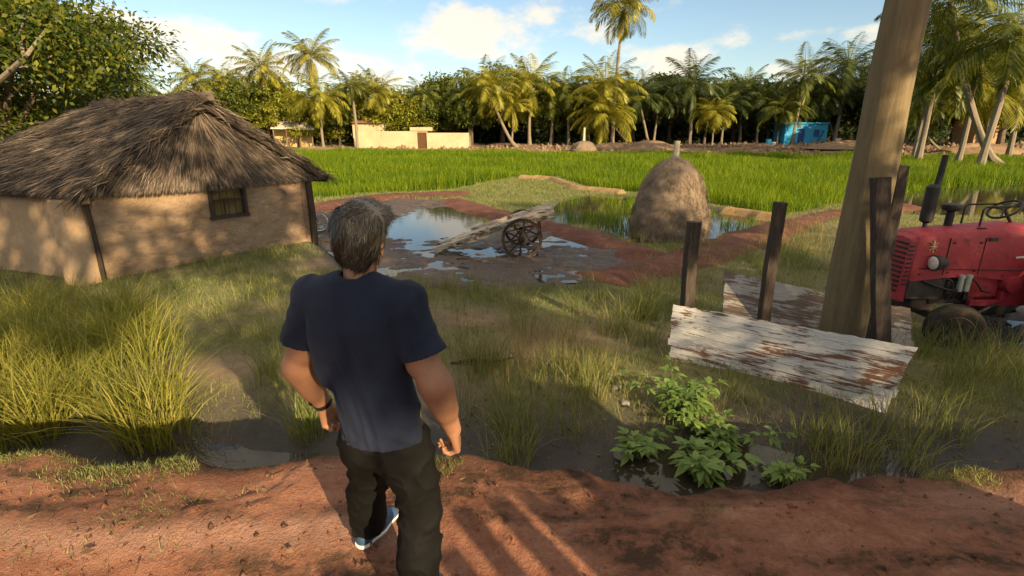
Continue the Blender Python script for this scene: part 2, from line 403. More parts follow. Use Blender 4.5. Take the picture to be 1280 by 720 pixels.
wt.links.new(mp.outputs[0], nz.inputs['Vector'])
dens = wmath('ADD', tot, wmath('MULTIPLY', wmath('SUBTRACT', nz.outputs['Fac'], .5), 2.2))
cr = wn.new('ShaderNodeValToRGB'); cr.color_ramp.elements[0].position = .28; cr.color_ramp.elements[1].position = .8; cr.color_ramp.interpolation = 'EASE'
wt.links.new(wmath('MULTIPLY', dens, wmath('GREATER_THAN', tot, .001)), cr.inputs['Fac'])
mx = wn.new('ShaderNodeMix'); mx.data_type = 'RGBA'; wt.links.new(wmath('MULTIPLY', cr.outputs['Color'], .8), mx.inputs[0])
wt.links.new(sky.outputs[0], mx.inputs[6]); mx.inputs[7].default_value = (6.2, 5.7, 5.1, 1)
wt.links.new(mx.outputs[2], bg.inputs['Color']); bg.inputs['Strength'].default_value = .088

sd = bpy.data.lights.new("sun", 'SUN'); sun = bpy.data.objects.new("sun", sd); link(sun)
sd.energy = 5.0; sd.angle = R(.5); sd.color = (1.0, .80, .53)
dirv = Vector((-SUN_AZ[0] * math.cos(SUN_EL), -SUN_AZ[1] * math.cos(SUN_EL), -math.sin(SUN_EL)))
sun.rotation_euler = dirv.to_track_quat('-Z', 'Y').to_euler()
scn.view_settings.view_transform = 'Standard'; scn.view_settings.look = 'None'; scn.view_settings.exposure = 1.05; scn.view_settings.gamma = 1
scn.view_settings.use_white_balance = True; scn.view_settings.white_balance_temperature = 7400; scn.view_settings.white_balance_tint = 8

# ------------------------------------------------------------------ terrain
def poly_px(pts, z=G): return np.array([on_z(x, y, z)[:2] for x, y in pts])
def inside(P, x, y):
    r = np.zeros(np.shape(x), bool); n = len(P); j = n - 1
    for i in range(n):
        xi, yi = P[i]; xj, yj = P[j]
        c = ((yi > y) != (yj > y)) & (x < (xj - xi) * (y - yi) / (yj - yi + 1e-12) + xi); r ^= c; j = i
    return r
def pdist(P, x, y, closed=True):
    d = np.full(np.shape(x), 1e9); n = len(P)
    for i in range(n if closed else n - 1):
        a = P[i]; b = P[(i + 1) % n]; ab = b - a; t_ = np.clip(((x - a[0]) * ab[0] + (y - a[1]) * ab[1]) / (ab @ ab + 1e-12), 0, 1)
        d = np.minimum(d, np.hypot(x - a[0] - t_ * ab[0], y - a[1] - t_ * ab[1]))
    return d
def sdist(P, x, y):
    d = pdist(P, x, y); return np.where(inside(P, x, y), -d, d)

EDGE = np.array([(-30, 572), (0, 573), (150, 577), (300, 576), (420, 570), (520, 566), (600, 570), (700, 577), (760, 590), (830, 606), (900, 612), (1000, 612), (1045, 600), (1100, 594), (1180, 590), (1300, 588)], float)
EXY = np.array([on_z(px, py, 0.0)[:2] for px, py in EDGE])
def edge_y(x): return np.interp(x, EXY[:, 0], EXY[:, 1]) + .16 * (vnoise(np.asarray(x) * 2.3, 3.3, 5) - .5) + .08 * (vnoise(np.asarray(x) * 7, 1.3, 6) - .5) + .03 * (vnoise(np.asarray(x) * 19, 1.3, 7) - .5)

MUD = poly_px([(385, 296), (392, 266), (440, 256), (500, 249), (585, 252), (625, 274), (700, 294), (800, 322), (812, 330), (770, 350), (690, 353), (600, 356), (520, 358), (470, 352), (420, 322)])
POND = poly_px([(672, 276), (700, 252), (735, 243), (800, 245), (905, 262), (960, 272), (950, 284), (900, 296), (800, 303), (745, 283)])
POND2 = poly_px([(1105, 262), (1125, 240), (1180, 233), (1300, 229), (1420, 232), (1440, 262), (1300, 266), (1180, 268)])
MUD2 = poly_px([(1215, 405), (1240, 388), (1300, 376), (1420, 385), (1500, 420), (1420, 455), (1290, 452), (1225, 440)])
FIELD = np.array([(-40, 26.5)] + [tuple(on_z(px, py, G)[:2]) for px, py in [(300, 246), (395, 246), (470, 240), (560, 236), (640, 221), (700, 221), (740, 234), (800, 240), (890, 254), (960, 266), (1000, 264), (1060, 250), (1120, 244), (1200, 233), (1290, 228), (1400, 230)]] + [(70, 36), (100, 56), (70, 63), (40, 69), (15, 76), (-8, 86), (-40, 88)])
FAR_Y = 86.0
def road_z(x, y): return .03 * (fbm(x * .5, y * .9, 21, 3) - .5) * 2 - .03 * sstep(-.4, 0, y - edge_y(x))
def ground_z(x, y):
    x = np.asarray(x, float); y = np.asarray(y, float)
    e = edge_y(x); low = G + .10 * (fbm(x * .35, y * .35, 31, 3) - .5) + .05 * (fbm(x * 1.7, y * 1.7, 33, 3) - .5) * sstep(60, 20, y)
    low = low - .10 * np.exp(-((y - e - 1.75) / .6) ** 2) + .14 * np.exp(-((y - e - 3.2) / 1.2) ** 2)
    b = sstep(-.28, .98, y - e)
    z = (1 - b) * 0 + b * low
    # ponds, mud flats and the field lie a little lower
    near = (y > 4) & (y < 60)
    for P in (MUD, POND, POND2, MUD2):
        z = np.where(near, z - .22 * sstep(.25, -.25, sdist(P, x, y)), z)
    fz = sstep(.6, -.6, sdist(FIELD, x, y)); z = z * (1 - fz) + fz * (G - .14)
    # the bank and the village ground behind the field
    sf = np.where(y > 45, sdist(FIELD, x, y), 0); fb = sstep(0, 11, sf + 3 * (vnoise(x * .12, .5, 44) - .5)); z = z + fb * (.8 + .9 * (fbm(x * .16, y * .16, 45, 3) - .4)) + sstep(0, 3, sf) * .35 * (fbm(x * .6, y * .6, 46, 3) - .4)
    # hut stands on a slight rise
    z = z + .10 * np.exp(-(((x + 8.5) / 4) ** 2 + ((y - 13) / 3.5) ** 2))
    return z
def axis_coords(lo, hi, step, far_lo, far_hi, g=1.16):
    c = list(np.arange(lo, hi + 1e-6, step)); s_ = step; v_ = hi
    while v_ < far_hi: s_ = min(s_ * g, 60); v_ += s_; c.append(v_)
    s_ = step; v_ = lo
    while v_ > far_lo: s_ = min(s_ * g, 60); v_ -= s_; c.insert(0, v_)
    return np.array(c)
xs = axis_coords(-11, 11, .11, -1500, 1500); ys = axis_coords(1.5, 19, .09, -400, 2000, 1.09)
GX, GY = np.meshgrid(xs, ys, indexing='ij'); GZ = ground_z(GX, GY)
GZ = np.where(GY < edge_y(GX) - .1, GZ - .12, GZ)
ground = mesh_np("ground", np.stack([GX, GY, GZ], -1), grid_quads(len(xs), len(ys)), M['ground'], smooth=True)
tag(ground, "low ground of patchy dirt and mud beside the raised road", "ground", kind='structure')
BARE = [(on_z(650, 440, G), 1.0, .7), (on_z(720, 420, G), .9, .6), (on_z(600, 400, G), .8, .5), (on_z(880, 430, G), .7, .5), (on_z(420, 330, G), .9, .7), (on_z(540, 510, G), .6, .5), (on_z(280, 470, G), .7, .5)]
def grassy(x, y):
    e = edge_y(x)
    g_ = .35 + .8 * fbm(x * .7, y * .7, 51, 4)
    gi = on_z(655, 238, G); g_ = g_ + .5 * np.exp(-(((x - gi[0]) / 4) ** 2 + ((y - gi[1]) / 7) ** 2))
    for c_, rx, ry in BARE: g_ = g_ - .75 * np.exp(-(((x - c_[0]) / rx) ** 2 + ((y - c_[1]) / ry) ** 2))
    g_ = g_ * sstep(1.55, 2.7, y - e - .8 * (fbm(x * .9, y * .9, 53, 3) - .5)) * np.where(y > 40, 0, 1)
    for P in (MUD, POND, POND2, MUD2): g_ = g_ * sstep(-.1, .35, sdist(P, x, y))
    return np.clip(g_, 0, 1)
attr(ground, "grassy", grassy(GX, GY))
md = sstep(3.0, 1.9, GY - edge_y(GX) - .9 * (fbm(GX * .9, GY * .9, 53, 3) - .5)) * sstep(.5, .9, GY - edge_y(GX))
for P in (MUD, POND, POND2, MUD2): md = np.maximum(md, sstep(.5, 0, sdist(P, GX, GY)))
attr(ground, "muddy", np.clip(md, 0, 1)); attr(ground, "reddish", sstep(1.0, .5, GY - edge_y(GX)))
attr(ground, "sandy", np.where(GY > 45, sstep(-.5, 2.5, sdist(FIELD, GX, GY)), 0))

# red dirt road: a sheet 2 cm above the ground, its edge running a little way down the bank
rx = np.arange(-9, 9.01, .035); v0 = np.concatenate([[-60, -30, -14, -8, -4, -2, -1, -.4], np.linspace(0, 1, 78)])
RX = np.repeat(rx[:, None], len(v0), 1); E = edge_y(RX)
tt = np.repeat(v0[None, :], len(rx), 0)
RY = np.where(tt < 0, tt, tt * (E + .42))
RZ = np.where(RY < E, road_z(RX, RY), 0)
over = np.clip(RY - E, 0, None)
RZ = np.where(RY >= E, road_z(RX, E) - over * (.55 + 2.2 * over), RZ) + .02
clod = (fbm(RX * 3, RY * 3, 61, 4) - .5) * .05 + (fbm(RX * 13, RY * 13, 62, 3) - .5) * .03 + (fbm(RX * 3, RY * 3, 61, 2) > .56) * (fbm(RX * 28, RY * 28, 64, 2) - .5) * .03
gully = np.clip(fbm(RX * 1.7 + .8 * RY, RY * .55, 63, 3) - .52, 0, 1) * -.22 * sstep(1.0, 2.4, RY) * sstep(.2, 1.2, RX)
rut = -.035 * np.exp(-((RY - 2.05 - .1 * np.sin(RX * .9)) / .16) ** 2) * sstep(-.2, -1.0, RX) + .03 * np.exp(-((RY - 2.38 - .1 * np.sin(RX * .9)) / .13) ** 2) * sstep(-.2, -1.0, RX)
RZ = RZ + clod + gully + rut
wide = np.concatenate([[-400], rx, [400]])
road = mesh_np("road", np.stack([RX, RY, RZ], -1), grid_quads(len(rx), len(v0)), M['road'], smooth=True)
tag(road, "rutted red dirt road on the raised bank", "road", kind='structure')
attr(road, "worn_sunlit", np.exp(-((RY - 2.28 - .1 * np.sin(RX * .9) - .12 * (vnoise(RX * 2, RY, 66) - .5)) / .10) ** 2) * 1.4 * sstep(-.25, -.8, RX) + 1.0 * np.exp(-(((RX - 2.75) / .4) ** 2 + ((RY - 2.5) / .22) ** 2)))  # worn track at left with its sunlight painted in; pale patch at right
attr(road, "damp", sstep(-.22, .05, RY - E - .25 * (fbm(RX * 2.2, RY * 2.2, 67, 3) - .5)) * .9)

rgv = np.random.default_rng(91); n = 5200; cx_ = rgv.uniform(-5, 5, n); cy_ = rgv.uniform(.4, 3.1, n); k = (cy_ < edge_y(cx_) - .02) & (fbm(cx_ * 1.5, cy_ * 1.5, 93, 3) > .42); cx_, cy_ = cx_[k], cy_[k]; n = len(cx_)
ii = np.clip(np.round((cx_ + 9) / .035).astype(int), 0, len(rx) - 1); jj = 8 + np.clip(np.round(cy_ / (edge_y(cx_) + .42) * 77).astype(int), 0, 77)
oct_ = np.array([(1, 0, 0), (-1, 0, 0), (0, 1, 0), (0, -1, 0), (0, 0, 1), (0, 0, -1)], float); sz_ = .004 + .016 * rgv.random(n) ** 3
PV = np.stack([cx_, cy_, RZ[ii, jj]], -1)[:, None, :] + oct_[None] * sz_[:, None, None] * rgv.uniform(.5, 1.3, (n, 6, 1)); tri_ = np.array([(0, 2, 4), (2, 1, 4), (1, 3, 4), (3, 0, 4), (2, 0, 5), (1, 2, 5), (3, 1, 5), (0, 3, 5)])
tag(mesh_np("gravel", PV.reshape(-1, 3), [], M['road'], T=(np.arange(n)[:, None, None] * 6 + tri_[None]).reshape(-1, 3)), "small clods and grit lying on the red road", "gravel", kind='stuff')

def mud_flat(name, label, P, step, wl, amp, seed, sink=0.0):
    lo = P.min(0) - .5; hi = P.max(0) + .5
    mx_ = np.arange(lo[0], hi[0], step); my_ = np.arange(lo[1], hi[1], step); X, Y = np.meshgrid(mx_, my_, indexing='ij')
    s_ = sdist(P, X, Y)
    Z = G + amp * ((fbm(X * .8, Y * .8, seed, 3) - .5) * 1.5 + (fbm(X * 3.2, Y * 4.2, seed + 5, 5) - .5) * 1.7) - sink * sstep(0, -1.2, s_)
    Z = Z - .3 * sstep(-.05, .5, s_)
    o = mesh_np(name, np.stack([X, Y, Z], -1), grid_quads(len(mx_), len(my_)), M['mud'], smooth=True)
    tag(o, label, "mud", kind='structure')
    return o
def water(name, label, P, z):
    c_ = P.mean(0); V = [(p[0], p[1], z) for p in P]; 
    mb = MB(); mb.add(V, [list(range(len(V)))]); o = mb.build(name, M['water']); return tag(o, label, "puddle", kind='structure')
mud = mud_flat("mud_flat", "wet brown mud flat round the cart", MUD, .05, 0, .10, 71)
# one deeper pool behind the man, shallow films elsewhere
pool = on_z(552, 276, G)
mv = np.empty(len(mud.data.vertices) * 3, np.float32); mud.data.vertices.foreach_get("co", mv); mv = mv.reshape(-1, 3)
mv[:, 2] -= .20 * np.exp(-((((mv[:, 0] - pool[0]) / 1.7) ** 2 + ((mv[:, 1] - pool[1]) / 3.2) ** 2)) ** 2); mud.data.vertices.foreach_set("co", mv.ravel()); mud.data.update()
water("puddle_water", "sky reflecting puddles on the mud flat round the cart", MUD, G - .027)
water("pond_water", "shallow flooded plot beside the haystack", POND, G - .05)
water("ditch_water", "pale water lying behind the red tractor", POND2, G - .05)
mud_flat("wet_mud", "dark wet mud under the red tractor", MUD2, .05, 0, .10, 77)
water("mud_puddle", "small puddles in the mud under the tractor", MUD2, G - .02)

DW1 = np.array([on_z(px, py, G - .08)[:2] for px, py in [(760, 540), (830, 520), (960, 530), (1080, 550), (1160, 560), (1120, 640), (900, 660), (780, 640)]]); DW2 = np.array([on_z(px, py, G - .08)[:2] for px, py in [(150, 540), (240, 528), (400, 530), (440, 560), (430, 620), (300, 625), (160, 610)]])
for P, lb in ((DW1, "dark shallow water in the ditch under the weeds"), (DW2, "dark shallow water in the ditch left of the man")):
    gzv = ground_z(P[:, 0] * .6 + P[:, 0].mean() * .4, P[:, 1] * .6 + P[:, 1].mean() * .4).mean(); water("ditch_water", lb, P, gzv - .015)

def ribbon(name, label, pts, width, hgt, mat, seed):
    P = np.array([on_z(px, py, G)[:2] for px, py in pts]); seg = np.hypot(*np.diff(P, axis=0).T); cum = np.concatenate([[0], np.cumsum(seg)])
    n = max(8, int(cum[-1] / .08)); s_ = np.linspace(0, cum[-1], n); X = np.interp(s_, cum, P[:, 0]); Y = np.interp(s_, cum, P[:, 1])
    k = 25; ker = np.ones(k) / k
    Xs = np.convolve(np.pad(X, k // 2, mode='edge'), ker, 'valid'); Ys = np.convolve(np.pad(Y, k // 2, mode='edge'), ker, 'valid')
    tx = np.gradient(Xs); ty = np.gradient(Ys); L = np.hypot(tx, ty) + 1e-9; nx_ = -ty / L; ny_ = tx / L
    m = 17; u = np.linspace(-1, 1, m)
    wv = width * .64 * (1 + .45 * (fbm(s_ * 1.3, seed * 1.0, seed, 3) - .5))
    VX = Xs[:, None] + nx_[:, None] * u * wv[:, None]; VY = Ys[:, None] + ny_[:, None] * u * wv[:, None]
    prof = np.cos(u * np.pi / 2) ** 1.1; endf = sstep(0, .7, s_) * sstep(0, .7, cum[-1] - s_)
    VZ = G - .10 + (hgt + .10) * prof[None, :] * endf[:, None] - .12 * (1 - endf[:, None]) + .10 * (fbm(VX * 2.2, VY * 2.2, seed, 4) - .5) + .04 * (fbm(VX * 9, VY * 9, seed, 2) - .5)
    o = mesh_np(name, np.stack([VX, VY, VZ], -1), grid_quads(n, m), mat, smooth=True)
    return tag(o, label, "path", kind='structure')
ribbon("path", "reddish earth path running past the haystack", [(725, 356), (800, 339), (850, 327), (900, 312), (940, 297), (990, 281), (1050, 267), (1140, 256)], 1.7, .12, M['bund'], 81)
ribbon("bund_path", "dark earth bund bordering the mud flat behind the cart", [(560, 250), (600, 262), (650, 275), (700, 287), (760, 303), (830, 328)], 1.5, .14, M['bund'], 83)
ribbon("field_bund", "red earth bund between the mud flat and the rice field", [(330, 272), (390, 262), (430, 253), (480, 246), (560, 243), (600, 243)], 2.2, .14, M['bund'], 85)
ribbon("dry_bund", "dry yellow bund edge inside the rice field", [(640, 222), (690, 224), (720, 236), (790, 243)], .8, .2, M['bund_dry'], 87)
ribbon("brown_bund", "low brown bund beside the haystack", [(885, 263), (925, 266), (965, 275), (1000, 277)], .6, .22, M['bund_dry'], 89)

# ------------------------------------------------------------------ blades and leaves (numpy)
def blades(P, hgt, wid, ang, lean, curve, rng, seg=2):
    """tapered bent blades: P (N,3) base, ang = heading, lean = tip offset / height"""
    n = len(P); face = rng.uniform(0, np.pi, n); sx = np.cos(face) * wid / 2; sy = np.sin(face) * wid / 2
    lv = []
    for k in range(seg + 1):
        u = k / seg; off = hgt * lean * u ** (1 + curve); z = hgt * u * (1 - .22 * lean * u)
        c_ = np.stack([P[:, 0] + np.cos(ang) * off, P[:, 1] + np.sin(ang) * off, P[:, 2] + z], -1); tp = 1 - u ** 1.6 * .93
        s_ = np.stack([sx * tp, sy * tp, np.zeros(n)], -1); lv += [c_ - s_, c_ + s_]
    V = np.stack(lv, 1); m = 2 * (seg + 1); b = np.arange(n)[:, None] * m
    Q = np.concatenate([b + np.array([[2 * k, 2 * k + 1, 2 * k + 3, 2 * k + 2]]) for k in range(seg)], 0)
    return V.reshape(-1, 3), Q
def leafq(P, D, U, L, W, droop=0.0):
    D = D / (np.linalg.norm(D, axis=1, keepdims=True) + 1e-9); U = U - D * (U * D).sum(1, keepdims=True); U = U / (np.linalg.norm(U, axis=1, keepdims=True) + 1e-9)
    L = np.asarray(L).reshape(-1, 1); W = np.asarray(W).reshape(-1, 1); dz = np.array([[0, 0, 1.0]])
    m_ = P + D * L * .45; V = np.stack([P, m_ + U * W / 2, P + D * L - dz * L * droop, m_ - U * W / 2], 1)
    return V.reshape(-1, 3), np.arange(len(P) * 4).reshape(-1, 4)
def cat(parts):
    V = []; Q = []; b = 0
    for v_, q_ in parts: V.append(v_); Q.append(q_ + b); b += len(v_)
    return np.concatenate(V), np.concatenate(Q)
def randdir(rng, n): 
    d = rng.normal(size=(n, 3)); return d / np.linalg.norm(d, axis=1, keepdims=True)

# short grass on the low ground
def sample_field(n, x0, x1, y0, y1, dens, rng, power=1.0):
    u = rng.random(n); y = y0 * (y1 / y0) ** u if power == 1.0 else y0 + (y1 - y0) * u
    x = x0 + (x1 - x0) * rng.random(n); k = rng.random(n) < dens(x, y); return x[k], y[k]
def hutmask(x, y): return pdist(HUTP, x, y) * np.where(inside(HUTP, x, y), -1, 1)
HC = [np.array([-8.8, 10.5]), np.array([-5.84, 14.8]), np.array([-10.7, 16.85]), np.array([-13.8, 12.1])]
HUTP = np.array(HC)
def gdens(x, y):
    inview = np.abs(x) < (y * 1.2 + 4.5)
    path = sdist(FIELD, x, y) > .1
    return grassy(x, y) ** 1.6 * inview * path * (hutmask(x, y) > 0.03)
gx, gy = sample_field(640000, -20, 22, 4.2, 42, gdens, RNG)
n = len(gx); cl = fbm(gx * 1.9, gy * 1.9, 55, 3)
gh = (.05 + .22 * np.clip(cl - .25, 0, 1) ** 1.3 * 1.6) * RNG.uniform(.5, 1.3, n) * (1 + .5 * sstep(5.6, 5.0, gy))
V, Q = blades(np.stack([gx, gy, ground_z(gx, gy) - .01], -1), gh, .0075 * (gy / 7) ** .7 * RNG.uniform(.6, 1.3, n), RNG.uniform(0, 6.28, n), RNG.uniform(.15, 1.0, n), .8, RNG)
# sod along the road's edge and a thin patch on the road at the left
ne = 26000; ex_ = RNG.uniform(-5.5, 6, ne); ey_ = edge_y(ex_) + RNG.normal(-.02, .10, ne); k = (fbm(ex_ * 1.8, ey_ * 1.8, 58, 3) > .58) & (ey_ < edge_y(ex_) + .12); ex_, ey_ = ex_[k], ey_[k]
pg = on_z(215, 650, 0); ox = np.concatenate([pg[0] + RNG.normal(0, .28, 700), RNG.uniform(-4, -1, 500)]); oy = np.concatenate([pg[1] + RNG.normal(0, .11, 700), RNG.uniform(1.7, 2.4, 500)]); k = fbm(ox * 2.5, oy * 2.5, 59, 3) > .48; ex_ = np.concatenate([ex_, ox[k]]); ey_ = np.concatenate([ey_, oy[k]]); ne = len(ex_)
V2, Q2 = blades(np.stack([ex_, ey_, road_z(ex_, np.minimum(ey_, edge_y(ex_))) + .015 - np.clip(ey_ - edge_y(ex_), 0, 1) * .8], -1), RNG.uniform(.015, .05, ne), .0045 * RNG.uniform(.6, 1.3, ne), RNG.uniform(0, 6.28, ne), RNG.uniform(.2, 1.1, ne), .8, RNG)
V, Q = cat([(V, Q), (V2, Q2)])
tag(mesh_np("grass", V, Q, M['grass']), "short patchy green grass on the low ground", "grass", kind='stuff')

# tall grass clumps at the left and sparse ones elsewhere
def clumps(centres, per, rng, hlo, hhi, wid, spread, leanmax=.9):
    parts = []
    for (cx, cy, k) in centres:
        m = int(per * k); a = rng.uniform(0, 6.28, m); r = spread * np.sqrt(rng.random(m)); x = cx + r * np.cos(a); y = cy + r * np.sin(a)
        a2 = a + rng.normal(0, .6, m)
        parts.append(blades(np.stack([x, y, ground_z(x, y) - .02], -1), rng.uniform(hlo, hhi, m) * (.7 + .5 * k), wid * rng.uniform(.6, 1.3, m), a2, rng.uniform(.1, leanmax, m), 1.1, rng, 4))
    return cat(parts)
rg = np.random.default_rng(5); cs = []
for i in range(210):
    px = rg.uniform(-240, 215); py = rg.uniform(385, 552)
    if px > 120 and py < 400: continue
    p = on_z(px, py, G); cs.append((p[0], p[1], rg.uniform(.4, 1.0)))
for (px, py) in [(205, 535), (170, 545), (150, 520), (190, 505), (20, 548), (60, 540)]: p = on_z(px, py, G); cs.append((p[0], p[1], 1.0))
V, Q = clumps(cs, 50, rg, .4, .95, .014, .19, 1.1)
tag(mesh_np("tall_grass", V, Q, M['grass_tall']), "tall yellow green grass clumps at the left before the hut", "grass", kind='stuff')
cs = []
for (px, py, k, sp, n_) in [(800, 400, .7, 28, 16), (770, 420, .5, 35, 10), (530, 372, .45, 40, 14), (690, 415, .4, 60, 14), (640, 480, .5, 60, 16), (720, 500, .5, 60, 16), (990, 320, .55, 40, 22), (930, 345, .4, 60, 16), (1060, 470, .4, 50, 8), (1200, 500, .45, 70, 14),
                           (350, 480, .5, 50, 12), (330, 400, .35, 80, 14), (1110, 560, .5, 80, 14), (1040, 555, .55, 50, 8), (1215, 456, .4, 36, 7), (1150, 452, .4, 20, 4), (390, 540, .7, 16, 6), (640, 540, .5, 60, 14), (300, 350, .4, 60, 10), (1250, 470, .5, 40, 8), (600, 356, .4, 60, 16), (720, 354, .4, 50, 10)]:
    for _ in range(n_): p = on_z(px + rg.normal(0, sp * .6), py + rg.normal(0, sp * .3), G); cs.append((p[0], p[1], k * rg.uniform(.6, 1.3)))
V, Q = clumps(cs, 52, rg, .34, .72, .008, .15, .8)
tag(mesh_np("meadow_grass", V, Q, M['grass']), "scattered tufts of longer grass across the low ground", "grass", kind='stuff')
cs = []
for (px, py, k, sp, n_) in [(530, 360, .6, 40, 14), (1000, 300, .6, 40, 26), (800, 372, .6, 40, 14), (660, 440, .5, 80, 34), (620, 470, .45, 50, 16), (720, 470, .45, 60, 22), (600, 400, .4, 70, 20), (60, 390, .7, 70, 12), (850, 352, .45, 60, 12), (795, 300, .5, 20, 10), (885, 300, .5, 16, 8), (840, 306, .35, 40, 10)]:
    for _ in range(n_): p = on_z(px + rg.normal(0, sp * .6), py + rg.normal(0, sp * .25), G); cs.append((p[0], p[1], k * rg.uniform(.6, 1.3)))
V, Q = clumps(cs, 26, rg, .35, .7, .007, .12, .7)
tag(mesh_np("dry_grass", V, Q, M['grass_dry']), "dry straw coloured grass tufts along the mud flat and path", "grass", kind='stuff')

# dead leaves and twigs
rl_ = np.random.default_rng(61); n = 5200; lx = rl_.uniform(-7, 9, n); ly = rl_.uniform(.5, 9, n); k = (fbm(lx * .8, ly * .8, 62, 3) > .44) & ((ly < edge_y(lx) - .05) & (rl_.random(n) < .25) | (ly > edge_y(lx) + .9)); lx, ly = lx[k], ly[k]; n = len(lx)
lz = np.where(ly < edge_y(lx), road_z(lx, ly) + .045, ground_z(lx, ly) + .012)
D = randdir(rl_, n); D[:, 2] *= .25; U = randdir(rl_, n); U[:, 2] *= .3; V, Q = leafq(np.stack([lx, ly, lz], -1), D, U, rl_.uniform(.025, .075, n), rl_.uniform(.012, .035, n), .1)
M['litter'] = leaf_mat("dead_leaves", ((.05, .028, .014), (.14, .08, .035), (.26, .17, .08)), .7, .15, 2)
tag(mesh_np("litter", V, Q, M['litter']), "dead brown leaves lying on the road and the mud", "leaf litter", kind='stuff')
# rice field
def fd(x, y): return (sdist(FIELD, x, y) < -.05) * (np.abs(x) < y * 1.08 + 3)
fx, fy = sample_field(600000, -36, 96, 18, 87, fd, RNG)
n = len(fx); hz = fbm(fx * .3, fy * .3, 57, 5)
V, Q = blades(np.stack([fx, fy, np.full(n, G - .12)], -1), (.22 + 1.15 * hz ** 1.3) * RNG.uniform(.7, 1.25, n), .026 * (fy / 28) * RNG.uniform(.6, 1.3, n), RNG.uniform(0, 6.28, n), RNG.uniform(.05, .55, n), .9, RNG)
tag(mesh_np("rice_field", V, Q, M['paddy']), "bright green rice growing across the wide paddy", "crop", kind='stuff')
fs = mesh_np("field_soil", [(p[0], p[1], G - .10) for p in FIELD], [], M['paddy_soil'])
bm = bmesh.new(); vs_ = [bm.verts.new((p[0], p[1], G - .10)) for p in FIELD]; bm.faces.new(vs_); bmesh.ops.triangulate(bm, faces=list(bm.faces)); bmesh.ops.recalc_face_normals(bm, faces=list(bm.faces)); bm.to_mesh(fs.data); bm.free()
tag(fs, "flooded soil under the rice", "soil", kind='structure')
# sparse young rice in the flooded plot by the haystack
def pdn(x, y): return (sdist(POND, x, y) < -.15) * (fbm(x * .8, y * .8, 59, 3) > .50)
px_, py_ = sample_field(16000, 1, 12, 13.5, 28, pdn, RNG); n = len(px_)
V, Q = blades(np.stack([px_, py_, np.full(n, G - .08)], -1), RNG.uniform(.15, .5, n), .018 * RNG.uniform(.6, 1.3, n), RNG.uniform(0, 6.28, n), RNG.uniform(.05, .5, n), .9, RNG)
tag(mesh_np("young_rice", V, Q, M['paddy']), "sparse young rice standing in the plot by the haystack", "crop", kind='stuff')

# ------------------------------------------------------------------ hut
hc = (HC[0] + HC[1]) / 2
hut = thing("mud_hut", "brown mud walled hut under a grey thatched roof", "hut", (hc[0], hc[1], G))
def HL(p): return Vector((p[0] - hc[0], p[1] - hc[1], p[2] - G))          # world -> hut local
WT = .84
def wall(name, a, b, z0, z1, th, mat, hole=None, seed=0, amp=.03):
    """a wall from a to b (outer face line), thickness inwards to the left of a->b; hole=(s0,s1,h0,h1)"""
    a = np.array(a, float); b = np.array(b, float); L = np.hypot(*(b - a)); d = (b - a) / L; nrm = np.array([d[1], -d[0]])
    ss = list(np.linspace(0, L, int(L / .09) + 2)); hh = list(np.linspace(z0, z1, int((z1 - z0) / .09) + 2))
    if hole:
        ss = sorted([s for s in ss if min(abs(s - hole[0]), abs(s - hole[1])) > .03] + [hole[0], hole[1]]); hh = sorted([h for h in hh if min(abs(h - hole[2]), abs(h - hole[3])) > .03] + [hole[2], hole[3]])
    S, Hh = np.meshgrid(ss, hh, indexing='ij'); mb = MB(); ns, nh = len(ss), len(hh)
    off = amp * (fbm(S * 1.3, Hh * 1.3, seed, 4) - .5) * 2 + .05 * np.clip((z0 + .5 - Hh) / .5, 0, 1) ** 2
    def face(o, flip):
        X = a[0] + d[0] * S + nrm[0] * o; Y = a[1] + d[1] * S + nrm[1] * o
        V = [HL((X[i, j], Y[i, j], Hh[i, j])) for i in range(ns) for j in range(nh)]; F = []
        for i in range(ns - 1):
            for j in range(nh - 1):
                if hole and ss[i] >= hole[0] - 1e-6 and ss[i + 1] <= hole[1] + 1e-6 and hh[j] >= hole[2] - 1e-6 and hh[j + 1] <= hole[3] + 1e-6: continue
                q = (i * nh + j, (i + 1) * nh + j, (i + 1) * nh + j + 1, i * nh + j + 1); F.append(q[::-1] if flip else q)
        mb.add(V, F)
    face(off, False); face(np.full_like(off, -th), True)
    def strip(s0, h0, s1, h1):
        def P(s, h, o): return HL((a[0] + d[0] * s + nrm[0] * o, a[1] + d[1] * s + nrm[1] * o, h))
        mb.add([P(s0, h0, .02), P(s1, h1, .02), P(s1, h1, -th), P(s0, h0, -th)], [(0, 1, 2, 3)])
    strip(0, z0, 0, z1); strip(L, z0, L, z1); strip(0, z1, L, z1)
    if hole: strip(hole[0], hole[2], hole[1], hole[2]); strip(hole[0], hole[3], hole[1], hole[3]); strip(hole[0], hole[2], hole[0], hole[3]); strip(hole[1], hole[2], hole[1], hole[3])
    return mb.build(name, mat, hut, smooth=True)
A0 = HC[0]; A1 = HC[1]; dG = (A1 - A0) / np.hypot(*(A1 - A0)); nG = np.array([dG[1], -dG[0]])
def on_gable(px, py):
    r = ray(px, py); o = np.array([0, 0, H]); t_ = ((A0 - o[:2]) @ nG) / (r[:2] @ nG); p = o + r * t_; return (p[:2] - A0) @ dG, p[2]
s0, h1 = on_gable(257, 231); s1, h0 = on_gable(311, 271)
_, h1b = on_gable(311, 226); h1 = (h1 + h1b) / 2; _, h0b = on_gable(258, 274); h0 = (h0 + h0b) / 2
hole = (s0, s1, h0, h1)
wall("wall", A0, A1, G - .1, WT, .22, M['plaster'], hole, 3, .035)
wall("wall", HC[3], HC[0] + (HC[3] - HC[0]) * .03, G - .1, WT, .22, M['plaster_pale'], None, 9, .02)
wall("wall", HC[1], HC[2], G - .1, WT, .22, M['plaster'], None, 12, .02)
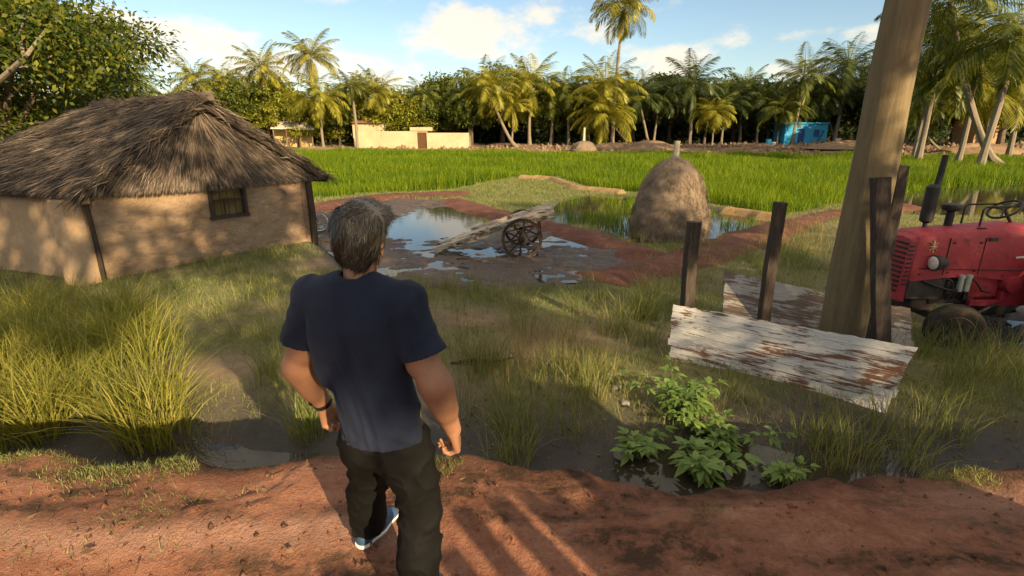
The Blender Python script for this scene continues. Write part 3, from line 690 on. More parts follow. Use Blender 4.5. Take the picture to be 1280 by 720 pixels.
wall("wall", HC[2], HC[3], G - .1, WT, .22, M['plaster'], None, 15, .02)
def GP(s, h, o=0.0): return HL((A0[0] + dG[0] * s + nG[0] * o, A0[1] + dG[1] * s + nG[1] * o, h))
# window
mb = MB(); fw = .075
for (sa, ha, sb, hb) in [(s0, h0 + fw / 2, s1, h0 + fw / 2), (s0, h1 - fw / 2, s1, h1 - fw / 2)]: mb.bar(GP(sa - .03, ha, -.03), GP(sb + .03, hb, -.03), .15, fw, .008)
for s in (s0 + fw / 2, s1 - fw / 2): mb.bar(GP(s, h0 + fw, -.03), GP(s, h1 - fw, -.03), .15, fw, .008, up=(dG[0], dG[1], 0))
win = mb.build("window", M['dark_wood'], hut)
mb = MB(); hm = h0 + (h1 - h0) * .52; mb.bar(GP(s0 + fw, hm, -.04), GP(s1 - fw, hm, -.04), .06, .045, .005); mb.bar(GP(s0 + (s1 - s0) * .42, h0 + fw, -.05), GP(s0 + (s1 - s0) * .42, hm - .03, -.05), .04, .035, .004, up=(dG[0], dG[1], 0)); mb.build("glazing_bar", M['dark_wood'], win)
mb = MB()
for k in range(5):
    sa = s0 + .02 + (s1 - s0 - .04) * k / 5; sb = s0 + .02 + (s1 - s0 - .04) * (k + 1) / 5 - .012; mb.bar(GP((sa + sb) / 2, h0 + .02, -.19), GP((sa + sb) / 2, h1 - .02, -.19), .025, sb - sa, .003, up=(dG[0], dG[1], 0))
mb.build("shutter", M['shutter'], win)
# corner pillar, posts, beam end
dW = (HC[3] - HC[0]) / np.hypot(*(HC[3] - HC[0])); nW = np.array([dW[1], -dW[0]]); nW = nW if nW[1] < 0 else -nW
def prism(mb, c0, c1, w0, w1, z0, z1):
    V = []
    for (c_, w_, z_) in ((c0, w0, z0), (c1, w1, z1)):
        for (i, j) in ((-1, -1), (1, -1), (1, 1), (-1, 1)): V.append(HL((c_[0] + dW[0] * i * w_ + nW[0] * j * w_, c_[1] + dW[1] * i * w_ + nW[1] * j * w_, z_)))
    mb.add(V, [(0, 1, 2, 3), (4, 5, 6, 7), (0, 1, 5, 4), (1, 2, 6, 5), (2, 3, 7, 6), (3, 0, 4, 7)])
mb = MB(); pc = HC[0] + dW * .22 + nW * .15; prism(mb, pc - dW * .05, pc, .25, .19, G - .1, WT - .10); mb.build("corner_pillar", M['plaster_pale'], hut)
mb = MB(); pz = A0 + dG * .06 + nG * .06; mb.tube([HL((pz[0], pz[1], G - .1)), HL((pz[0] + .02, pz[1], -.2)), HL((pz[0], pz[1], WT))], [.055, .05, .048], 9, jit=.1); mb.build("corner_post", M['dark_wood'], hut, smooth=True)
mb = MB(); pz = A1 - dG * .02 + nG * .1; mb.tube([HL((pz[0], pz[1], G - .1)), HL((pz[0] + .02, pz[1] + .01, -.2)), HL((pz[0], pz[1], WT - .05))], [.10, .09, .085], 9, jit=.06); mb.build("corner_post", M['dark_wood'], hut, smooth=True)
mb = MB(); bp = HC[0] + nG * .28; mb.bar(HL((bp[0], bp[1], WT - .12)), HL((bp[0] - nG[0] * 1.0, bp[1] - nG[1] * 1.0, WT - .12)), .16, .15, .012); mb.build("beam", M['beam'], hut)
# roof
RD = np.array([-.92, .39])
AP = np.array([*(hc + nG * .24), 2.76]); RB = np.array([*(hc + RD * 3.9 - nG * .1), 2.66])
def ec(c_, d1, d2, z): p = c_ + d1 + d2; return np.array([p[0], p[1], z])
E1 = ec(HC[0], nG * .36, -dG * .12, .86); E2 = ec(HC[1], nG * .26, dG * .55, .80); E3 = ec(HC[2], RD * .3, dG * .5, .80); E4 = ec(HC[3], RD * .4, -dG * .30, .86)
def slope(a, b, c_, d, name, nst, seed, lay=.16, down=None, lift=.05):
    """thatch slope: eave a->b, ridge d->c; a slab plus loose straw in courses"""
    rng = np.random.default_rng(seed); a, b, c_, d = map(lambda v_: np.array(v_, float), (a, b, c_, d))
    n1, n2 = 70, 36; u = np.linspace(0, 1, n1)[:, None, None]; v_ = np.linspace(0, 1, n2)[None, :, None]
    def S(u, v_): return (a * (1 - u) + b * u) * (1 - v_) + (d * (1 - u) + c_ * u) * v_
    nrm = np.cross(b - a, (c_ + d) / 2 - (a + b) / 2); nrm = nrm / np.linalg.norm(nrm); nrm = nrm if nrm[2] > 0 else -nrm
    P = S(u, v_); sg = -.10 * np.sin(np.pi * v_) * np.sin(np.pi * u) + .06 * (fbm(u * 7, v_ * 5, seed, 4) - .5)
    # stepped courses
    course = ((v_ * 7) % 1.0) * -.035
    P1 = P + nrm * (sg + course); P0 = P - nrm * lay
    V = [P1.reshape(-1, 3), P0.reshape(-1, 3)]; q = grid_quads(n1, n2); q2 = q[:, ::-1] + n1 * n2
    rim = [i * n2 for i in range(n1)] + [(n1 - 1) * n2 + j for j in range(1, n2)] + [i * n2 + n2 - 1 for i in range(n1 - 2, -1, -1)] + [j for j in range(n2 - 2, 0, -1)]
    rq = [(rim[k], rim[(k + 1) % len(rim)], rim[(k + 1) % len(rim)] + n1 * n2, rim[k] + n1 * n2) for k in range(len(rim))]
    Vb = np.concatenate(V); Qb = np.concatenate([q, q2, np.array(rq)])
    uu = rng.random((nst, 1)); vv = rng.random((nst, 1)) ** .9
    Ps = S(uu, vv); dn = (S(uu, vv * 0) - S(uu, vv * 0 + 1)); dn = dn / np.linalg.norm(dn, axis=1, keepdims=True)
    dn = dn + rng.normal(0, .16, (nst, 3)) + nrm * rng.uniform(-.02, lift, (nst, 1)); dn = dn / np.linalg.norm(dn, axis=1, keepdims=True)
    sl = np.linalg.norm((a + b) / 2 - (c_ + d) / 2); Ls = np.minimum(rng.uniform(.25, .75, nst), vv[:, 0] * sl + .12); Ws = rng.uniform(.008, .022, nst)
    sgs = -.10 * np.sin(np.pi * vv) * np.sin(np.pi * uu)
    st = Ps + nrm * (sgs + rng.uniform(.0, .05, (nst, 1)))
    Vl, Ql = leafq(st, dn, np.cross(dn, nrm) + rng.normal(0, .3, (nst, 3)), Ls, Ws, .06)
    # fringe along the eave
    m = nst // 5; uu = rng.random((m, 1)); st = S(uu, uu * 0) - nrm * rng.uniform(-.02, lay, (m, 1)); d2 = (S(uu, uu * 0) - S(uu, uu * 0 + 1)); d2 = d2 / np.linalg.norm(d2, axis=1, keepdims=True) + rng.normal(0, .14, (m, 3)); d2[:, 2] -= .25
    Vf, Qf = leafq(st - d2 * .15, d2, np.cross(d2, nrm) + rng.normal(0, .3, (m, 3)), rng.uniform(.16, .30, m), rng.uniform(.008, .018, m), .03)
    V, Q = cat([(Vb, Qb), (Vl, Ql), (Vf, Qf)]); V = V - np.array([hc[0], hc[1], G])
    return mesh_np(name, V, Q, M['thatch'], hut)
slope(E4, E1, AP, RB, "roof_slope", 17000, 1)
slope(E2, E3, RB, AP, "roof_slope", 7000, 2)
n3 = np.array([nG[0], nG[1], 0]); AG = AP - n3 * .30 - [0, 0, .16]
slope(E1 - n3 * .14 + [0, 0, -.03], E2 - n3 * .12 + [0, 0, -.03], AG, AG, "gable_thatch", 12000, 3, .12, lift=.03)
slope(E3, E4, RB, RB, "roof_slope", 3000, 4)
# ridge and rake bundles
rng = np.random.default_rng(8); parts = []
def bundle(a, b, n_, rad, seed, cross=False):
    a = np.array(a); b = np.array(b); d = (b - a); L = np.linalg.norm(d); d = d / L
    P = a + (b - a) * rng.random((n_, 1)) + rng.normal(0, rad * .5, (n_, 3)); D = np.repeat(d[None], n_, 0) + rng.normal(0, .22, (n_, 3)); D *= rng.choice([-1, 1], (n_, 1))
    return leafq(P, D, randdir(rng, n_), rng.uniform(.25, .6, n_), rng.uniform(.01, .022, n_), .08)
mb = MB()
for (a, b, r_) in ((AP, RB, .11),):
    pts = [Vector(a) + (Vector(b) - Vector(a)) * k / 14 + Vector((0, 0, .03 + .03 * random.random())) for k in range(-1, 15)]; mb.tube([HL(p) for p in pts], [r_ * random.uniform(.8, 1.25) for _ in pts], 9, jit=.15)
rc = mb.build("ridge_cap", M['thatch'], hut, smooth=True)
parts = [bundle(AP, RB, 1500, .12, 1), bundle(AP, E1, 900, .07, 2), bundle(AP, E2, 1100, .08, 3)]
V, Q = cat(parts); mesh_np("edge_straw", V - np.array([hc[0], hc[1], G]), Q, M['thatch'], hut)

# ------------------------------------------------------------------ bullock cart
cp = on_z(650, 323, G); ct = thing("wooden_cart", "old two wheeled wooden cart tipped forward on the mud flat", "cart", (cp[0], cp[1] + .15, G))
CA = math.atan2(1.05, 3.3)
lowp = on_z(546, 311, G); low = Vector((lowp[0] - cp[0], .9, .04)); 
hi_ = at_y(690, 266, cp[1] + .6); hi = Vector((hi_[0] - cp[0], .75, hi_[2] - G))
ax = (hi - low).normalized(); side = Vector((0, 1, 0)); side = (side - ax * side.dot(ax)).normalized(); upv = ax.cross(side) * 1.0
if upv.z < 0: upv = -upv
L = (hi - low).length; BW = .98
mb = MB(); nb = 7
for k in range(nb):
    off = (k + .5) / nb * BW - BW / 2; w_ = BW / nb - .014
    p0 = low + ax * (.55 + random.uniform(-.08, .08)) + side * off + upv * (.06 + random.uniform(-.006, .006)); p1 = hi + ax * random.uniform(-.03, .1) + side * off + upv * (.06 + random.uniform(-.006, .006))
    mb.bar(p0, p1, w_, .05, .006, up=upv)
mb.build("bed", M['cart_wood'], ct)
for s in (-1, 1):
    mb = MB(); mb.bar(low + side * s * (BW / 2 * .55) , hi + side * s * BW / 2 + ax * .08, .10, .17, .012, up=upv); mb.build("side_rail", M['cart_wood'], ct)
    mb = MB(); mb.bar(low + ax * 1.0 + side * s * BW / 2 + upv * .12, hi + side * s * BW / 2 + upv * .13 + ax * .02, .06, .09, .01, up=upv)
    for k in range(5): q = low + ax * (1.05 + (L - 1.1) * k / 4) + side * s * BW / 2; mb.bar(q, q + upv * .16, .05, .05, .006, up=ax)
    mb.build("side_board", M['cart_wood'], ct)
mb = MB()
for k in range(5): mb = MB(); q = low + ax * (.62 + (L - .7) * k / 4); mb.bar(q - side * BW / 2, q + side * BW / 2, .07, .07, .008, up=upv); mb.build("cross_beam", M['cart_wood'], ct)
WR = .53; wx = .05
wc = Vector((wx, 0.0, WR - .05))
mb = MB(); mb.tube([wc + Vector((0, -.18, 0)), wc + Vector((0.06, 1.75, 0))], .045, 10); mb.box(wc + Vector((0, .8, .1)), (.12, 1.1, .16), None, .01)
mb.build("axle", M['dark_wood'], ct)
for yo in (-.02, 1.55):
    c_ = wc + Vector((.03 * yo, yo, 0)); rz = Matrix.Rotation(R(6), 3, 'Z')
    mb = MB(); mb.lathe([(WR - .075, -.035), (WR - .015, -.035), (WR - .015, .035), (WR - .075, .035), (WR - .075, -.035)], c_, 'y', 40, M=rz); wh = mb.build("wheel", M['rusty_iron'], ct)
    mb = MB(); mb.lathe([(WR - .016, -.04), (WR, -.04), (WR, .04), (WR - .016, .04), (WR - .016, -.04)], c_, 'y', 40, M=rz); mb.build("iron_tyre", M['rusty_iron'], wh)
    mb = MB()
    for k in range(10):
        a = 2 * math.pi * (k + .3) / 10; d = rz @ Vector((math.cos(a), 0, math.sin(a))); mb.bar(c_ + d * .07, c_ + d * (WR - .06), .04, .05, .006, up=rz @ Vector((0, 1, 0)))
    mb.build("spokes", M['dark_wood'], wh)
    mb = MB(); mb.lathe([(.03, -.17), (.075, -.14), (.095, -.05), (.1, .05), (.075, .12), (.05, .13)], c_, 'y', 18, M=rz); mb.build("hub", M['dark_wood'], wh, smooth=True)

M['stakew'] = wood_mat("bleached_stake", (.3, .24, .16), (.45, .37, .26), (.55, .47, .35), (2, 2, 9))
# ------------------------------------------------------------------ haystacks
def haystack(name, label, c, rad, hgt, stake, seed, nst, group):
    root = thing(name, label, "haystack", (c[0], c[1], c[2]), 0, group); rng = np.random.default_rng(seed)
    n1, n2 = 72, 40; th = np.linspace(0, 2 * np.pi, n1, endpoint=False); v_ = np.linspace(0, 1, n2)
    prof = lambda v: rad * (1 - np.clip(v, 0, 1) ** 2.5) ** .52 * (1 - .06 * v) * (1 + .02 * np.sin(v * 9))
    TH, VV = np.meshgrid(th, v_, indexing='ij'); nn = fbm(np.cos(TH) * 2 + 5, VV * 3 + np.sin(TH) * 2, seed, 4) - .5
    n3 = fbm(TH * 3, VV * 9, seed + 3, 3) - .5
    rr = prof(VV) * (1 + .26 * nn + .16 * n3); X = rr * np.cos(TH); Y = rr * np.sin(TH); Z = VV * hgt + .05 * nn
    V = np.stack([X, Y, Z], -1).reshape(-1, 3); i = np.arange(n1)[:, None] * n2 + np.arange(n2 - 1)[None]; j = ((np.arange(n1) + 1) % n1)[:, None] * n2 + np.arange(n2 - 1)[None]
    Q = np.stack([i, j, j + 1, i + 1], -1).reshape(-1, 4)
    t_ = rng.random(nst) * 2 * np.pi; vv = rng.random(nst) ** 1.1 * .97; r_ = prof(vv) * (1 + .16 * (fbm(np.cos(t_) * 2 + 5, vv * 3 + np.sin(t_) * 2, seed, 4) - .5)) * rng.uniform(.96, 1.03, nst)
    P = np.stack([r_ * np.cos(t_), r_ * np.sin(t_), vv * hgt + .03], -1); out = np.stack([np.cos(t_), np.sin(t_), np.zeros(nst)], -1)
    D = out * rng.uniform(-.05, .5, (nst, 1)) + np.stack([-np.sin(t_), np.cos(t_), np.zeros(nst)], -1) * rng.normal(0, .5, (nst, 1)); D[:, 2] -= rng.uniform(.3, 1.0, nst)
    Vl, Ql = leafq(P, D, np.cross(D, out) + rng.normal(0, .2, (nst, 3)), rng.uniform(.08, .26, nst) * rad, rng.uniform(.005, .011, nst) * rad, .05)
    V, Q = cat([(V, Q), (Vl, Ql)]); mesh_np("straw_mound", V, Q, M['hay'], root)
    mb = MB(); mb.tube([(0, 0, hgt * .7), (.01, 0, hgt + stake * .5), (0.03, 0, hgt + stake)], [.10 * rad, .085 * rad, .07 * rad], 8, jit=.08); mb.build("stake", M['stakew'], root, smooth=True)
    mb = MB(); mb.lathe([(.2 * rad, hgt - .10 * rad), (.12 * rad, hgt), (.07 * rad, hgt + .03 * rad)], (0, 0, 0), 'z', 14); mb.build("straw_collar", M['hay'], root, smooth=True)
    return root
hp = on_z(838, 301, G)
haystack("haystack", "domed brown haystack with a wooden stake beside the earth path", (hp[0] + .25, hp[1] + 1.05, G - .05), 1.17, 2.42, .48, 91, 9000, "haystacks")
hp2 = at_y(729, 197, 80.5); haystack("haystack", "small pale haystack with a stake at the far edge of the field", (hp2[0], 80.5, G + .1), 2.1, 1.75, 1.9, 93, 1500, "haystacks")

# ------------------------------------------------------------------ pole, posts and panels
def gz(x, y): return float(ground_z(np.array([x]), np.array([y]))[0])
pb = at_y(1050, 420, 6.35); mb = MB()
pts = []; rad = []
for k in range(22):
    z = k * .32; pts.append((.012 * math.sin(k * .9), .01 * math.cos(k * .7), z - .15)); rad.append(.278 - .0135 * z + random.uniform(-.003, .003))
mb.tube(pts, rad, 40); pole = mb.build("wooden_pole", M['pole'], smooth=True); pole.location = (pb[0], 6.35, gz(pb[0], 6.35)); tag(pole, "thick smooth tan wooden pole rising out of the picture", "pole")
def post(label, b, tpx, w_, dep, seed, twist=0.0):
    """a squared, weathered post from base b (world) to top tpx (world)"""
    random.seed(seed); b = Vector(b); tp = Vector(tpx); n_ = 14; V = []; F = []; d = (tp - b)
    for k in range(n_ + 1):
        u = k / n_; c_ = d * u + Vector((math.sin(u * 5 + seed) * .012, 0, 0)); a = twist + .1 * math.sin(u * 3 + seed)
        for (i, j) in ((-1, -1), (-.2, -1.07), (1, -1), (1.05, .2), (1, 1), (0, 1.05), (-1, 1), (-1.06, .1)):
            x = i * w_ / 2 * random.uniform(.94, 1.03); y = j * dep / 2 * random.uniform(.94, 1.03); V.append(c_ + Vector((x * math.cos(a) - y * math.sin(a), x * math.sin(a) + y * math.cos(a), random.uniform(-.012, .02) if k == n_ else 0)))
        if k: F += [((k - 1) * 8 + i, (k - 1) * 8 + (i + 1) % 8, k * 8 + (i + 1) % 8, k * 8 + i) for i in range(8)]
    F += [tuple(range(8))[::-1], tuple(n_ * 8 + i for i in range(8))]; mb = MB(); mb.add(V, F); o = mb.build("wooden_post", M['post']); o.location = b
    bv = o.modifiers.new("bevel", 'BEVEL'); bv.width = .006; bv.segments = 1; bv.limit_method = 'ANGLE'
    return tag(o, label, "post", "dark wooden posts round the pole")
def post_px(label, bp, Y0, tp_, Y1, w_, dep, seed, twist=0):
    b = at_y(*bp, Y0); b[2] = gz(b[0], Y0) - .15; t_ = at_y(*tp_, Y1); return post(label, b, t_, w_, dep, seed, twist)
post_px("short dark post behind the left end of the white panel", (858, 400), 6.72, (868, 278), 6.8, .155, .13, 1, .2)
post_px("slim dark post leaning right before the grey panel", (952, 425), 6.5, (975, 253), 6.6, .135, .12, 2, .1)
post_px("broad grey post leaning on the front of the thick pole", (1117, 435), 5.75, (1099, 222), 5.95, .185, .11, 3, .05)
post_px("dark post standing between the thick pole and the tractor", (1086, 420), 6.75, (1125, 207), 6.75, .17, .13, 4, .2)

def panel(name, label, cat_, bl, br, tr, tl, th, mat, nb, seed):
    """boards of one panel, given by four world corners of its front face"""
    rng = random.Random(seed); bl, br, tr, tl = (Vector(v_) for v_ in (bl, br, tr, tl)); o_ = (bl + br) / 2
    nrm = (br - bl).cross(tl - bl).normalized(); nrm = nrm if nrm.y < 0 else -nrm
    xa = (br - bl).normalized(); za = (xa.cross(-nrm)).normalized()
    if za.z < 0: za = -za
    ya = -nrm; Mx = Matrix((xa, ya, za)).transposed(); inv = Mx.inverted()
    c = [inv @ (p - o_) for p in (bl, br, tr, tl)]; mb = MB(); ns = 46
    for k in range(nb):
        u0 = k / nb; u1 = (k + 1) / nb - .004
        ex = rng.uniform(-.014, .014); ex2 = rng.uniform(-.006, .006); dy = rng.uniform(-.004, .004); V = []; F = []
        for i in range(ns + 1):
            s = i / ns
            lo = c[0].lerp(c[3], u0).lerp(c[1].lerp(c[2], u0), s); hi_2 = c[0].lerp(c[3], u1).lerp(c[1].lerp(c[2], u1), s)
            if i == 0: lo.x += ex + rng.uniform(-.015, .015); hi_2.x += ex + rng.uniform(-.015, .015)
            if i == ns: lo.x += ex2 + rng.uniform(-.012, .012); hi_2.x += ex2 + rng.uniform(-.012, .012)
            j1 = rng.uniform(-.006, .006) if k == 0 else rng.uniform(-.0015, .0015); j2 = rng.uniform(-.01, .006) if k == nb - 1 else rng.uniform(-.0015, .0015)
            wv = .006 * math.sin(s * 5 + seed + k)
            for (p, y_, j) in ((lo, 0, j1), (hi_2, 0, j2), (hi_2, th, j2), (lo, th, j1)): V.append((p.x, y_ + dy + wv, p.z + j))
            if i: b_ = (i - 1) * 4; F += [(b_ + q, b_ + 4 + q, b_ + 4 + (q + 1) % 4, b_ + (q + 1) % 4) for q in range(4)]
        F += [(0, 1, 2, 3), (ns * 4 + 3, ns * 4 + 2, ns * 4 + 1, ns * 4)]; mb.add(V, F)
    ob = mb.build(name, mat); ob.matrix_world = Matrix.Translation(o_) @ Mx.to_4x4(); return tag(ob, label, cat_)
bl = at_y(835, 457, 6.35); br = at_y(1103, 529, 5.1); tr = at_y(1143, 433, 5.35); tl = at_y(841, 380, 6.6)
panel("plank_barrier", "long white wooden panel with peeling paint leaning before the pole", "panel", bl, br, tr, tl, .055, M['peel'], 9, 3)
bl = at_y(905, 392, 7.1); br = at_y(1142, 440, 6.55); tr = at_y(1150, 379, 6.75); tl = at_y(906, 339, 7.5)
panel("plank_barrier", "weathered grey wooden panel lying tilted behind the posts", "panel", bl, br, tr, tl, .05, M['peel_grey'], 4, 8)

# ------------------------------------------------------------------ bicycle half hidden behind the hut
b0 = on_z(400, 292, G); bike = thing("bicycle", "pale rimmed bicycle showing past the hut's far corner post", "bicycle", (b0[0] - .12, b0[1] + .3, G), R(12))
bw = plain("bicycle_pale_rim", (.62, .62, .62), .4, .5, .3, .15)
for xo in (0, -1.02):
    mb = MB(); mb.torus((xo, 0, .32), .29, .022, 'y', 36, 8); wh = mb.build("wheel", bw, bike, smooth='all')
    mb = MB(); mb.torus((xo, 0, .32), .318, .012, 'y', 36, 8); mb.build("tyre", M['rubber'], wh, smooth='all')
    mb = MB()
    for k in range(14): a = 2 * math.pi * k / 14; mb.tube([(xo, 0, .32), (xo + .28 * math.cos(a), 0, .32 + .28 * math.sin(a))], .003, 4)
    mb.build("spokes", M['steel'], wh)
mb = MB()
for p0, p1 in [((0, 0, .32), (-.2, 0, .78)), ((-.2, 0, .72), (-.62, 0, .72)), ((-.22, 0, .62), (-.55, 0, .3)), ((-.55, 0, .3), (-.64, 0, .78)), ((-.55, 0, .3), (-1.02, 0, .32)), ((-1.02, 0, .32), (-.62, 0, .7))]: mb.tube([p0, p1], .016, 8)
mb.build("frame", M['black_metal'], bike, smooth=True)
mb = MB(); mb.tube([(-.3, -.25, .84), (-.2, -.2, .86), (-.18, 0, .8), (-.2, .2, .86), (-.3, .25, .84)], .013, 8); mb.build("handlebar", M['steel'], bike, smooth=True)
mb = MB(); mb.lathe([(.02, 0), (.09, .02), (.1, .05), (.03, .08)], (-.65, 0, .77), 'z', 14); mb.build("saddle", M['rubber'], bike, smooth=True)

# ------------------------------------------------------------------ tractor
TW = on_z(1192, 441, G)                      # where the nearer front wheel touches the ground
TY = R(4)
tr_ = thing("tractor", "faded red farm tractor with a tall black exhaust behind the posts", "tractor", (TW[0] - .08, TW[1] + .72, G + .0), TY)
# local frame: the nose points to -x, the side facing the camera is -y; origin on the ground under the front axle
def loft(mb, secs, mi=0):
    n_ = len(secs[0]); V = [p for s in secs for p in s]; F = []
    for i in range(len(secs) - 1):
        for k in range(n_): F.append((i * n_ + k, i * n_ + (k + 1) % n_, (i + 1) * n_ + (k + 1) % n_, (i + 1) * n_ + k))
    F += [tuple(range(n_))[::-1], tuple((len(secs) - 1) * n_ + k for k in range(n_))]; mb.add(V, F, mi)
def hood_sec(x, w0, w1, zb, zt, rr=.12, lean=0):
    pts = [(x, -w0, zb), (x, -w0, zb + (zt - zb) * .35), (x + lean * .5, -w1, zt - rr * 1.1)]
    for a in (20, 45, 70, 90): pts.append((x + lean, -w1 + rr - rr * math.cos(R(a)), zt - rr + rr * math.sin(R(a))))
    pts.append((x + lean, 0, zt + .012))
    return pts + [(p[0], -p[1], p[2]) for p in reversed(pts[:-1])]
mb = MB()
loft(mb, [hood_sec(-.50, .25, .245, .98, 1.66, .10, .03), hood_sec(-.44, .275, .27, .97, 1.70, .12, .02), hood_sec(0, .285, .28, 1.02, 1.725), hood_sec(.5, .30, .295, 1.03, 1.745), hood_sec(.9, .33, .325, .98, 1.77, .14), hood_sec(1.2, .35, .345, .95, 1.785, .15), hood_sec(1.42, .35, .345, .95, 1.76, .16)])
hood = mb.build("hood", M['red'], tr_, smooth=True)
mb = MB(); mb.box((.62, -.318, 1.60), (.13, .012, .05), None, .004); mb.build("vent", M['black_metal'], hood)
mb = MB(); mb.box((.5, -.2, 1.748), (.12, .05, .012), None, .003); mb.build("filler_cap", M['black_metal'], hood)
mb = MB()
for k in range(8): a = 2 * math.pi * k / 8; mb.bar((-.265, -.290, 1.50), (-.265 + .075 * math.cos(a) * (1 if k % 2 else .6), -.291, 1.50 + .085 * math.sin(a)), .006, .022, 0, up=(0, 1, 0), mi=k % 2)
mb.build("emblem", [M['decal_white'], M['decal_gold']], hood)
mb = MB(); rng_ = random.Random(4)
for k in range(5): mb.box((1.02 + k * .034, -.352, 1.33 + k * .002), (.026, .006, .028 + .006 * (k % 2)), Matrix.Rotation(R(12), 3, 'Y'), .002)
mb.build("lettering", M['decal_white'], hood)
# grille
mb = MB(); loft(mb, [hood_sec(-.60, .215, .21, .66, 1.60, .07, .05), hood_sec(-.50, .243, .24, .64, 1.655, .09, .03)]); grl = mb.build("grille", M['red'], tr_, smooth=True)
mb = MB()
for k in range(11): mb.box((-.598 + .0045 * k * .9, 0, .80 + k * .072), (.02, .34, .030), None, .003)
mb.build("grille_slot", M['black_metal'], grl)
for k in range(10): mb = MB(); mb.box((-.55, -.2405, .92 + k * .064), (.075, .012, .026), None, .003); mb.build("side_slot", M['black_metal'], grl)
mb = MB()
for x_, w_ in ((-.02, .288), (.52, .305)): mb.box((x_, -w_ + .002, 1.34), (.008, .012, .56), None, .001)
mb.bar((-.42, -.277, 1.17), (1.35, -.352, 1.12), .012, .012, .002); mb.build("panel_seam", M['black_metal'], hood)
for x_, z_ in ((-.38, 1.08), (.05, 1.1), (.45, 1.12), (.9, 1.05), (1.3, 1.02), (.45, 1.55), (.05, 1.55)): mb = MB(); mb.lathe([(.0, -.012), (.014, -.010), (.014, .01)], (x_, -.29 - .045 * max(0, x_) , z_), 'y', 8); mb.build("bolt", M['rusty_iron'], hood)
mb = MB(); mb.tube([(-.3, -.27, .98), (-.1, -.33, .9), (.1, -.34, .84), (.3, -.31, .84)], .018, 8); mb.tube([(.0, -.25, 1.04), (.12, -.33, .98), (.18, -.34, .8), (.1, -.3, .68)], .012, 8); mb.tube([(.4, -.31, 1.04), (.5, -.35, .95), (.62, -.34, .82), (.8, -.32, .78)], .014, 8); mb.build("hose", M['black_metal'], tr_, smooth=True)
# nose cheek below the lamp
mb = MB(); loft(mb, [[(-.5, -.26, .70), (-.5, -.26, .98), (-.5, .26, .98), (-.5, .26, .70)], [(.1, -.25, .66), (.1, -.25, 1.03), (.1, .25, 1.03), (.1, .25, .66)]]); mb.build("radiator_shell", M['grease'], tr_)
for s in (-1, 1):
    mb = MB(); mb.lathe([(.0, .13), (.075, .12), (.1, .05), (.112, -.02), (.117, -.05), (.106, -.06)], (-.22, s * .355, 1.27), 'x', 22); 
    mb.bar((-.15, s * .26, 1.27), (-.15, s * .36, 1.27), .05, .05, .005); hl = mb.build("headlight", M['grease'], tr_, smooth=True)
    mb = MB(); mb.lathe([(.105, -.05), (.09, -.068), (.05, -.082), (.0, -.088)], (-.22, s * .355, 1.27), 'x', 22); mb.build("lens", M['lens'], hl, smooth=True)
# engine and chassis
mb = MB(); mb.box((.35, 0, .78), (.75, .36, .42), None, .03); mb.box((.25, -.2, .85), (.22, .08, .2), None, .02); mb.box((.55, -.21, .72), (.18, .08, .16), None, .02)
for k in range(6): mb.tube([(.05 + k * .09, -.2, .66), (.06 + k * .09, -.24, .8), (.12 + k * .08, -.22, .98)], .014, 7)
mb.build("engine_block", M['grease'], tr_)
mb = MB(); mb.box((1.15, 0, .78), (.9, .40, .42), None, .04); mb.box((.72, -.245, .86), (.46, .06, .32), None, .02); mb.box((1.25, -.27, .79), (.55, .12, .34), None, .03)
mb.lathe([(.0, -.42), (.12, -.41), (.13, -.34), (.13, -.2)], (1.05, 0, .92), 'y', 20); mb.bar((.5, -.29, .62), (1.75, -.3, .6), .07, .09, .01)
mb.build("transmission_case", M['red'], tr_)
for k in range(2):
    mb = MB(); mb.lathe([(.02, -.13), (.04, -.125), (.04, .08), (.046, .085), (.046, .125), (.02, .13)], (.28 + k * .115, -.31, .94), 'z', 14); mb.build("fuel_filter", M['steel'], tr_, smooth=True)
# exhaust, air cleaner, rail, steering
mb = MB(); mb.tube([(-.14, .08, 1.68), (-.14, .08, 1.80)], .032, 10); mb.tube([(-.14, .08, 1.79), (-.14, .08, 1.82), (-.14, .08, 2.32), (-.14, .08, 2.36)], [.05, .088, .088, .05], 16)
mb.tube([(-.10, .1, 1.95), (-.06, .1, 2.5), (-.05, .1, 2.78)], [.05, .045, .04], 12); mb.build("exhaust_pipe", M['black_metal'], tr_, smooth=True)
mb = MB(); mb.tube([(.22, .07, 1.70), (.22, .07, 1.98)], .055, 12); mb.lathe([(.06, 1.96), (.125, 1.985), (.135, 2.03), (.125, 2.06), (.08, 2.075), (.0, 2.08)], (.22, .07, 0), 'z', 22); mb.build("air_cleaner", M['black_metal'], tr_, smooth=True)
mb = MB(); mb.tube([(.56, -.1, 1.75), (.56, -.1, 2.0), (.60, -.1, 2.04), (1.5, -.1, 2.05)], .014, 8); mb.tube([(.56, .2, 1.75), (.56, .2, 2.0), (.6, .2, 2.04), (1.5, .2, 2.05)], .014, 8); mb.build("hand_rail", M['black_metal'], tr_, smooth=True)
SM = Matrix.Rotation(R(-38), 3, 'Y'); sc_ = Vector((1.0, 0, 1.99))
mb = MB(); mb.torus(sc_, .2, .018, 'z', 36, 8, M=SM)
for k in range(3): a = R(90 + 120 * k); mb.tube([sc_, sc_ + SM @ Vector((.2 * math.cos(a), .2 * math.sin(a), 0))], .013, 7)
mb.tube([sc_, sc_ + SM @ Vector((0, 0, -.35))], .022, 8); mb.build("steering_wheel", M['black_metal'], tr_, smooth=True)
